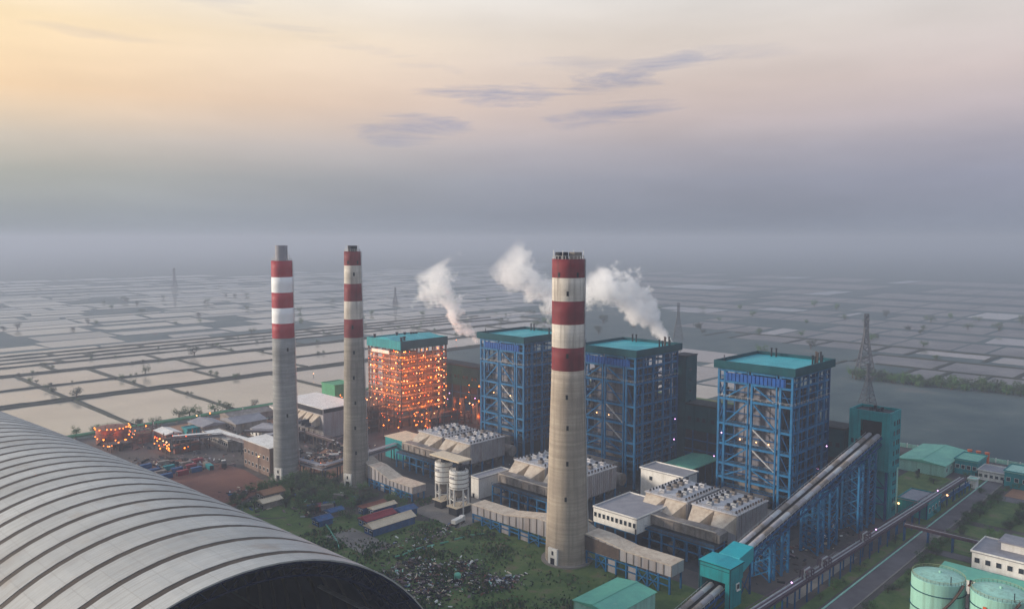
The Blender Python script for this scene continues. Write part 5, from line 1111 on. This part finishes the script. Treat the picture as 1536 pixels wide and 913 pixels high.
# ================================================================== VEGETATION
leaf_m = [mat('leaf dark', (0.038, 0.08, 0.026), (0.055, 0.10, 0.03), 0.4, 0.8), mat('leaf mid', (0.045, 0.12, 0.028), (0.06, 0.14, 0.035), 0.4, 0.8), mat('leaf grey green', (0.045, 0.068, 0.04), (0.035, 0.05, 0.034), 0.4, 0.8)]
def crown_mesh(rr, r, h, n, leaf, m):
    b = MB(); lobes = [(Vector((rr.gauss(0, r * .42), rr.gauss(0, r * .42), h * rr.uniform(0.25, 0.85))), r * rr.uniform(0.35, 0.62)) for _ in range(9)]
    for _ in range(n):
        c, lr = rr.choice(lobes); d = Vector((rr.gauss(0, 1), rr.gauss(0, 1), rr.gauss(0, 0.8))).normalized()
        p = c + d * lr * rr.uniform(0.55, 1.05); p.z = max(0.15, p.z)
        u = d.cross(Vector((rr.gauss(0, 1), rr.gauss(0, 1), rr.gauss(0, 1)))).normalized(); v = (d + Vector((rr.gauss(0, .5), rr.gauss(0, .5), rr.gauss(0, .5)))).cross(u).normalized()
        s_ = leaf * rr.uniform(0.6, 1.3)
        b.add([p - u * s_, p - v * s_ * 0.55, p + u * s_, p + v * s_ * 0.55], [(0, 1, 2, 3)])
    return b.mesh('crown', m)
def trunk_mesh(rr, r, h):
    b = MB(); b.tube((0, 0, 0), (0, 0, h * 0.5), r * 0.09, r * 0.06, n=7)
    for k in range(5):
        a = k * 1.25 + rr.random(); b.tube((0, 0, h * rr.uniform(0.2, 0.48)), (math.cos(a) * r * .6, math.sin(a) * r * .6, h * rr.uniform(0.55, 0.85)), r * 0.045, r * 0.015, n=5)
    return b.mesh('trunk', bark)
rv = random.Random(3)
protos = [(crown_mesh(rv, 1.0, 1.55, 420, 0.085, leaf_m[k % 3]), trunk_mesh(rv, 1.0, 1.5)) for k in range(6)]
def tree(name, label, x, y, r, grp, cat='tree', z=0.1, squash=1.0):
    cm, tm = rv.choice(protos); o = thing(name, label, cat, (x, y, z), rv.uniform(0, 6.28), grp); o.scale = (r, r, r * rv.uniform(0.8, 1.15) * squash)
    put('crown', cm, o); put('trunk', tm, o); return o
for k, (x, y, r) in enumerate(BUSH[:150]): tree('dike_bush', 'dark bush growing on a dike between the fish ponds', x, y, r, 'bushes along the dikes', 'bush', 0.6)
for (x, y, r) in ((205, 560, 5), (216, 558, 4), (232, 560, 5.5), (240, 561, 6), (246, 559, 4.5), (258, 560, 4.8), (268, 561, 4.2), (290, 560, 3.4), (186, 562, 4.6), (176, 560, 4.2), (166, 563, 3.8), (318, 560, 3.6)):
    tree('pond_tree', 'rounded dark tree behind the green perimeter pipe', x, y, r, 'trees behind the perimeter pipe')
tree('dike_tree', 'lone dark tree on the long dike among the left ponds', 206, 694, 6.5, None); tree('dike_tree', 'broad dark tree on the middle dike among the far ponds', 372, 852, 7.5, None)
tree('dike_tree', 'thin tall tree mirrored in a pond left of the chimneys', 287, 765, 3.2, None, squash=2.2)
for k in range(95):      # tree line beyond the right field
    t = k / 94; tree('field_tree', 'hazy tree in the long tree line beyond the dark field', 735 + 24 * t + rv.uniform(-6, 6), 285 - 175 * t + rv.uniform(-3, 3), rv.uniform(4, 7.2), 'far tree line', z=0)
for k in range(40): tree('field_tree', 'scattered faint tree between the distant paddies', rv.uniform(800, 1500), rv.uniform(200, 820), rv.uniform(4, 9), 'scattered far trees', z=0)
for k in range(45): tree('far_tree', 'tiny tree among the far left ponds', rv.uniform(200, 1150), rv.uniform(1000, 1750), rv.uniform(3.5, 7), 'scattered trees among far ponds', z=0)
for k in range(120):      # shrubs between the huts below the middle chimney
    x, y = rv.uniform(188, 232), rv.uniform(300, 372)
    if any(o.get('category') in ('building', 'chimney') and abs(o.location.x + 5 - x) < 9 and abs(o.location.y + 3 - y) < 6 for o in COL.objects if o.parent is None): continue
    tree('shrub', 'leafy shrub in the thicket between the site huts and the middle chimney', x, y, rv.uniform(1.8, 4.6), 'thicket below the middle chimney', 'shrub')
for (x, y) in ((228, 296), (231, 300), (226, 304), (250, 262), (255, 255), (249, 250)): tree('shrub', 'round shrub close to the silos and flue ducts', x, y, rv.uniform(2.6, 4.2), 'shrubs by the silos', 'shrub')
for k in range(70):      # planting along the road
    x = 262 + k * 3.0; tree('hedge_bush', 'low bush in the hedge along the road', x + rv.uniform(-1, 1), rv.choice((98.6, 98.6, 113.5, 97)), rv.uniform(1.2, 2.6), 'roadside hedge', 'bush', 0.2)
for k in range(60): tree('garden_tree', 'small tree in the gardens around the white office', rv.uniform(345, 440), rv.choice((82, 83, 99, 100, rv.uniform(62, 99))), rv.uniform(1.6, 3.4), 'garden trees by the office', 'tree', 0.2)
for k in range(30): tree('garden_tree', 'small tree near the right hand perimeter buildings', rv.uniform(440, 508), rv.uniform(80, 160), rv.uniform(1.4, 2.8), 'trees near the right perimeter', 'tree', 0.1)
for k in range(18): tree('shed_bush', 'bush on the strip beside the arched shed', 155 + rv.uniform(-2, 30), 375 + rv.uniform(-28, -8), rv.uniform(1.5, 3.0), 'bushes beside the arched shed', 'bush')

# weeds and rough grass over the foreground lawn
wd = MB()
def inside(x, y): return 165 < x < 262 and 165 < y < 300 and not (196 < x < 224 and y < 168) and not (236 < x < 248 and y < 195) and (x - 236.7) ** 2 + (y - 201.8) ** 2 > 160 and not (194 < x < 222 and 274 < y < 294) and not (228 < x < 262 and 258 < y < 292) and not (236 < x < 248 and 208 < y < 262)
for k in range(21000):
    x, y = rv.uniform(165, 262), rv.uniform(165, 300)
    cl_ = math.sin(x * 0.21 + 1.3 * math.sin(y * 0.13)) * math.sin(y * 0.17 + 0.8) 
    if not inside(x, y) or rv.random() > 0.42 + 0.55 * cl_ or ((x - 236) ** 2 + (y - 190) ** 2 < 900 and rv.random() < 0.75): continue
    h = rv.uniform(0.3, 1.1) * (1.0 + 0.8 * max(0, cl_)); a = rv.uniform(0, 6.28); w2 = rv.uniform(0.25, 0.7); dx, dy = math.cos(a) * w2, math.sin(a) * w2; lx, ly = rv.gauss(0, .3), rv.gauss(0, .3)
    wd.cur = rv.choice((0, 0, 1, 2, 2, 3)); wd.add([(x - dx, y - dy, 0.15), (x + dx, y + dy, 0.15), (x + dx * .6 + lx, y + dy * .6 + ly, h), (x - dx * .6 + lx, y - dy * .6 + ly, h * .9)], [(0, 1, 2, 3)])
kind(wd.build('weeds', leaf_m + [mat('dry weed', (0.16, 0.14, 0.07), (0.12, 0.11, 0.05), 0.5, 0.9)]), 'stuff')
# strewn scrap
jm = [rust_steel, galv, white, rust, dark_steel, mat('pinkish scrap', (0.20, 0.14, 0.155), (0.13, 0.095, 0.105), 0.5, 0.8), blue_sheet, mint, black_gap, cream_roof]
def scrap(name, label_z, spots, n, smin, smax):
    b = MB()
    for _ in range(n):
        cx, cy_, sx, sy = rv.choice(spots); x, y = rv.gauss(cx, sx), rv.gauss(cy_, sy); s_ = rv.uniform(smin, smax) * rv.choice((0.5, 0.7, 1, 1, 1.5)); a = rv.uniform(0, 3.14); d = Vector((math.cos(a), math.sin(a), rv.uniform(-.1, .35))).normalized() * s_ * rv.uniform(0.8, 2.4)
        p = Vector((x, y, 0.25 + 1.7 * rv.random() * math.exp(-((x - cx) / sx) ** 2 - ((y - cy_) / sy) ** 2))); b.cur = rv.choice((0, 0, 0, 0, 1, 2, 3, 4, 4, 4, 4, 5, 5, 5, 8, 8, 8, 8, 9)) if rv.random() < 0.965 else rv.choice((6, 7)); b.bar(p - d / 2, p + d / 2, s_ * rv.uniform(.3, .8), s_ * rv.uniform(.2, .6))
    kind(b.build(name, jm), 'stuff')
scrap('scrap_heap', '', [(186, 222, 6, 6), (180, 229, 5, 6), (196, 217, 5, 4), (199, 207, 5, 3), (192, 232, 4, 6), (203, 226, 4, 4), (204, 203, 4, 2.5), (178, 215, 5, 5), (176, 238, 7, 6), (190, 242, 6, 3), (170, 225, 5, 8)], 2600, 0.25, 0.85)
scrap('scrap_heap', '', [(205, 252, 5, 3), (214, 255, 5, 3), (221, 258, 5, 3), (212, 263, 8, 4), (196, 262, 4, 2), (227, 262, 3, 2)], 340, 0.25, 0.8)
scrap('scrap_heap', '', [(186, 372, 6, 5), (194, 350, 6, 5), (196, 318, 8, 7), (206, 330, 9, 8), (182, 352, 5, 6)], 420, 0.4, 1.2)
scrap('site_material', '', [(175, 455, 10, 12), (190, 442, 9, 9), (235, 430, 12, 15), (245, 400, 10, 10), (240, 480, 14, 12), (275, 510, 18, 10), (205, 500, 10, 12), (255, 395, 12, 8), (270, 420, 8, 10)], 1500, 0.5, 1.9)
scrap('site_material', '', [(275, 300, 10, 8), (300, 300, 9, 8), (272, 225, 6, 10), (318, 225, 6, 8), (330, 135, 14, 4), (345, 140, 10, 3), (300, 138, 14, 5)], 500, 0.4, 1.3)
hg = thing('green_netting', 'bright green netting strung along the weedy ground', 'netting', (196, 252, 0.2))
pts = [(-7, 0), (-3.5, -0.8), (0, -0.4), (4, 0.2), (9, -1.0), (15, -2.2), (22, -3.4), (30, -4.4), (39, -8.6)]
for a, b_ in zip(pts, pts[1:]):
    bar('netting_panel', hg, green_roof, (*a, 0.35), (a[0] + (b_[0] - a[0]) * rv.uniform(.45, .95), a[1] + (b_[1] - a[1]) * rv.uniform(.45, .95), 0.3), 0.3, 0.55)
h2 = thing('green_netting', 'bright green netting beside the path by the site huts', 'netting', (178, 275, 0.2))
for a, b_ in zip([(0, 0), (4, 8), (7, 16), (10, 24)], [(4, 8), (7, 16), (10, 24), (12, 30)]): bar('netting_panel', h2, green_roof, (*a, 0.4), (*b_, 0.4), 0.3, 0.7)
tp = thing('water_tank', 'small turquoise plastic tank among the scrap heaps', 'tank', (193.5, 219, 0.2))
MB().lathe([(1.3, 0), (1.35, 1.6), (0.9, 2.1), (0.3, 2.3)], 16, cap_top=True).build('drum', green_roof, tp)
for k, (x, y, z, m) in enumerate(((208, 399, 9, lamp_pale), (224, 377, 8, lamp_hot), (230, 372, 6, lamp_hot), (268, 470, 9, lamp_hot), (300, 500, 5, lamp_hot), (236, 540, 5, lamp_pale), (246, 541, 5, lamp_hot), (278, 500, 6, lamp_hot), (360, 404, 15, lamp_hot), (180, 510, 7, lamp_hot), (300, 410, 9, lamp_hot), (308, 405, 7, lamp_hot), (320, 402, 7, lamp_hot), (488, 92, 11, lamp_pink), (410, 112, 6, lamp_pale), (390, 640, 4, lamp_pale), (520, 700, 4, lamp_hot), (610, 720, 4, lamp_hot), (645, 730, 4, lamp_hot))):
    l = thing('lamp_post', 'lit lamp on a thin post, one of the site lights', 'lamp', (x, y, 0), 0, 'site lamp posts'); bx('post', l, dark_steel, -0.12, 0.12, -0.12, 0.12, 0.1, z); bulb('lamp_head', l, m, (0, 0, z + 0.3), 0.5)
    if m is lamp_hot and k < 13: plight(l, (0, 0, z - 1.0), (1, 0.22, 0.03), 250)

# ================================================================== STEAM
def plume(name, label, p0, p1, r0, r1, bendx, dens, fade_end, seed, rpow=0.7):
    p0 = Vector(p0); p1 = Vector(p1); Ln = (p1 - p0).length; W = max(r0, r1) * 1.9 + abs(bendx) * 0.5
    me = MB().box(-W - abs(bendx) * .5, W + abs(bendx) * .5, -W, W, 0, Ln * 1.12)
    m = bpy.data.materials.new(name); m.use_nodes = True; t = m.node_tree; t.nodes.clear()
    o_ = t.nodes.new('ShaderNodeOutputMaterial'); pv = t.nodes.new('ShaderNodeVolumePrincipled'); t.links.new(pv.outputs[0], o_.inputs['Volume'])
    pv.inputs['Color'].default_value = (0.995, 0.995, 0.997, 1); pv.inputs['Anisotropy'].default_value = 0.0
    tc_ = t.nodes.new('ShaderNodeTexCoord')
    nzv = t.nodes.new('ShaderNodeTexNoise'); nzv.inputs['Scale'].default_value = 0.045; nzv.inputs['Detail'].default_value = 4
    mp_ = t.nodes.new('ShaderNodeMapping'); mp_.inputs['Location'].default_value = (seed * 13.7, seed * 5.1, seed * 3.3); t.links.new(tc_.outputs['Object'], mp_.inputs[0]); t.links.new(mp_.outputs[0], nzv.inputs['Vector'])
    sub = t.nodes.new('ShaderNodeVectorMath'); sub.operation = 'SUBTRACT'; t.links.new(nzv.outputs['Color'], sub.inputs[0]); sub.inputs[1].default_value = (0.5, 0.5, 0.5)
    sp = t.nodes.new('ShaderNodeSeparateXYZ'); t.links.new(tc_.outputs['Object'], sp.inputs[0]); sw = t.nodes.new('ShaderNodeSeparateXYZ'); t.links.new(sub.outputs[0], sw.inputs[0])
    tt_ = MATH('DIVIDE', sp.outputs[2], Ln, t, True)
    amp = MATH('MULTIPLY', MATH('MINIMUM', MATH('MULTIPLY', tt_, 3.0, t), 1.0, t), r1 * 2.9, t)
    x = MATH('ADD', sp.outputs[0], MATH('MULTIPLY', sw.outputs[0], amp, t), t); y = MATH('ADD', sp.outputs[1], MATH('MULTIPLY', sw.outputs[1], amp, t), t)
    bo = MATH('MULTIPLY', MATH('MULTIPLY', tt_, MATH('SUBTRACT', 1.0, tt_, t), t), 4 * bendx, t)
    x = MATH('SUBTRACT', x, bo, t)
    rad = MATH('SQRT', MATH('ADD', MATH('MULTIPLY', x, x, t), MATH('MULTIPLY', y, y, t), t), None, t)
    rt_ = MATH('ADD', MATH('MULTIPLY', MATH('POWER', tt_, rpow, t), r1 - r0, t), r0, t)
    f = MATH('SUBTRACT', 1.0, MATH('DIVIDE', rad, rt_, t), t)
    nf = t.nodes.new('ShaderNodeTexNoise'); nf.inputs['Scale'].default_value = 0.19; nf.inputs['Detail'].default_value = 6; nf.inputs['Roughness'].default_value = 0.6; t.links.new(mp_.outputs[0], nf.inputs['Vector'])
    f = MATH('ADD', f, MATH('MULTIPLY', MATH('SUBTRACT', nf.outputs[0], 0.53, t), 2.5, t), t)
    d = MATH('MULTIPLY', MATH('MULTIPLY', f, 5.0, t, True), dens, t)
    fade = RAMP(tt_, [(0.0, 1.0), (0.45, 0.75), (0.8, 0.35 * fade_end + 0.12), (0.97, 0.0)], t)
    t.links.new(MATH('MULTIPLY', d, fade, t), pv.inputs['Density'])
    m.cycles.volume_step_rate = 0.6 if hasattr(m.cycles, 'volume_step_rate') else 1
    o = me.build(name, m); o.location = p0
    zdir = (p1 - p0).normalized(); xd = Vector((0, 0, 1)) - zdir * zdir.z; xd.normalize(); yd = zdir.cross(xd)
    o.rotation_euler = Matrix((xd, yd, zdir)).transposed().to_euler()
    return tag(o, label, 'steam')
plume('steam_plume', 'white steam plume rising beside the boiler left of the tan chimney', (382, 410, 55), (360, 432, 112), 2.2, 17, -6, 0.32, 1.0, 1, 1.15)
plume('steam_plume', 'white steam plume rising to the left of the nearest tan chimney', (398, 336, 70), (364, 371, 118), 6.0, 14, 3, 0.2, 0.8, 2, 0.6)
plume('steam_plume', 'dense white steam plume drifting left off the boiler right of the tan chimney', (416, 271, 62), (374, 304, 108), 2.0, 16, 4, 0.32, 1.6, 5, 0.8)

# ================================================================== HAZE
HB = 16000
hz_ = MB().box(-HB, HB, -HB, HB, -1.5, 150).build('haze', [])
hz_.data.materials.clear()
hm = bpy.data.materials.new('morning haze'); hm.use_nodes = True; t = hm.node_tree; t.nodes.clear()
o_ = t.nodes.new('ShaderNodeOutputMaterial'); pv = t.nodes.new('ShaderNodeVolumePrincipled'); t.links.new(pv.outputs[0], o_.inputs['Volume'])
pv.inputs['Color'].default_value = (0.435, 0.49, 0.60, 1); pv.inputs['Density'].default_value = 0.00041; pv.inputs['Anisotropy'].default_value = 0.15
if hasattr(hm.cycles, 'homogeneous_volume'): hm.cycles.homogeneous_volume = True
hz_.data.materials.append(hm); kind(hz_, 'stuff')
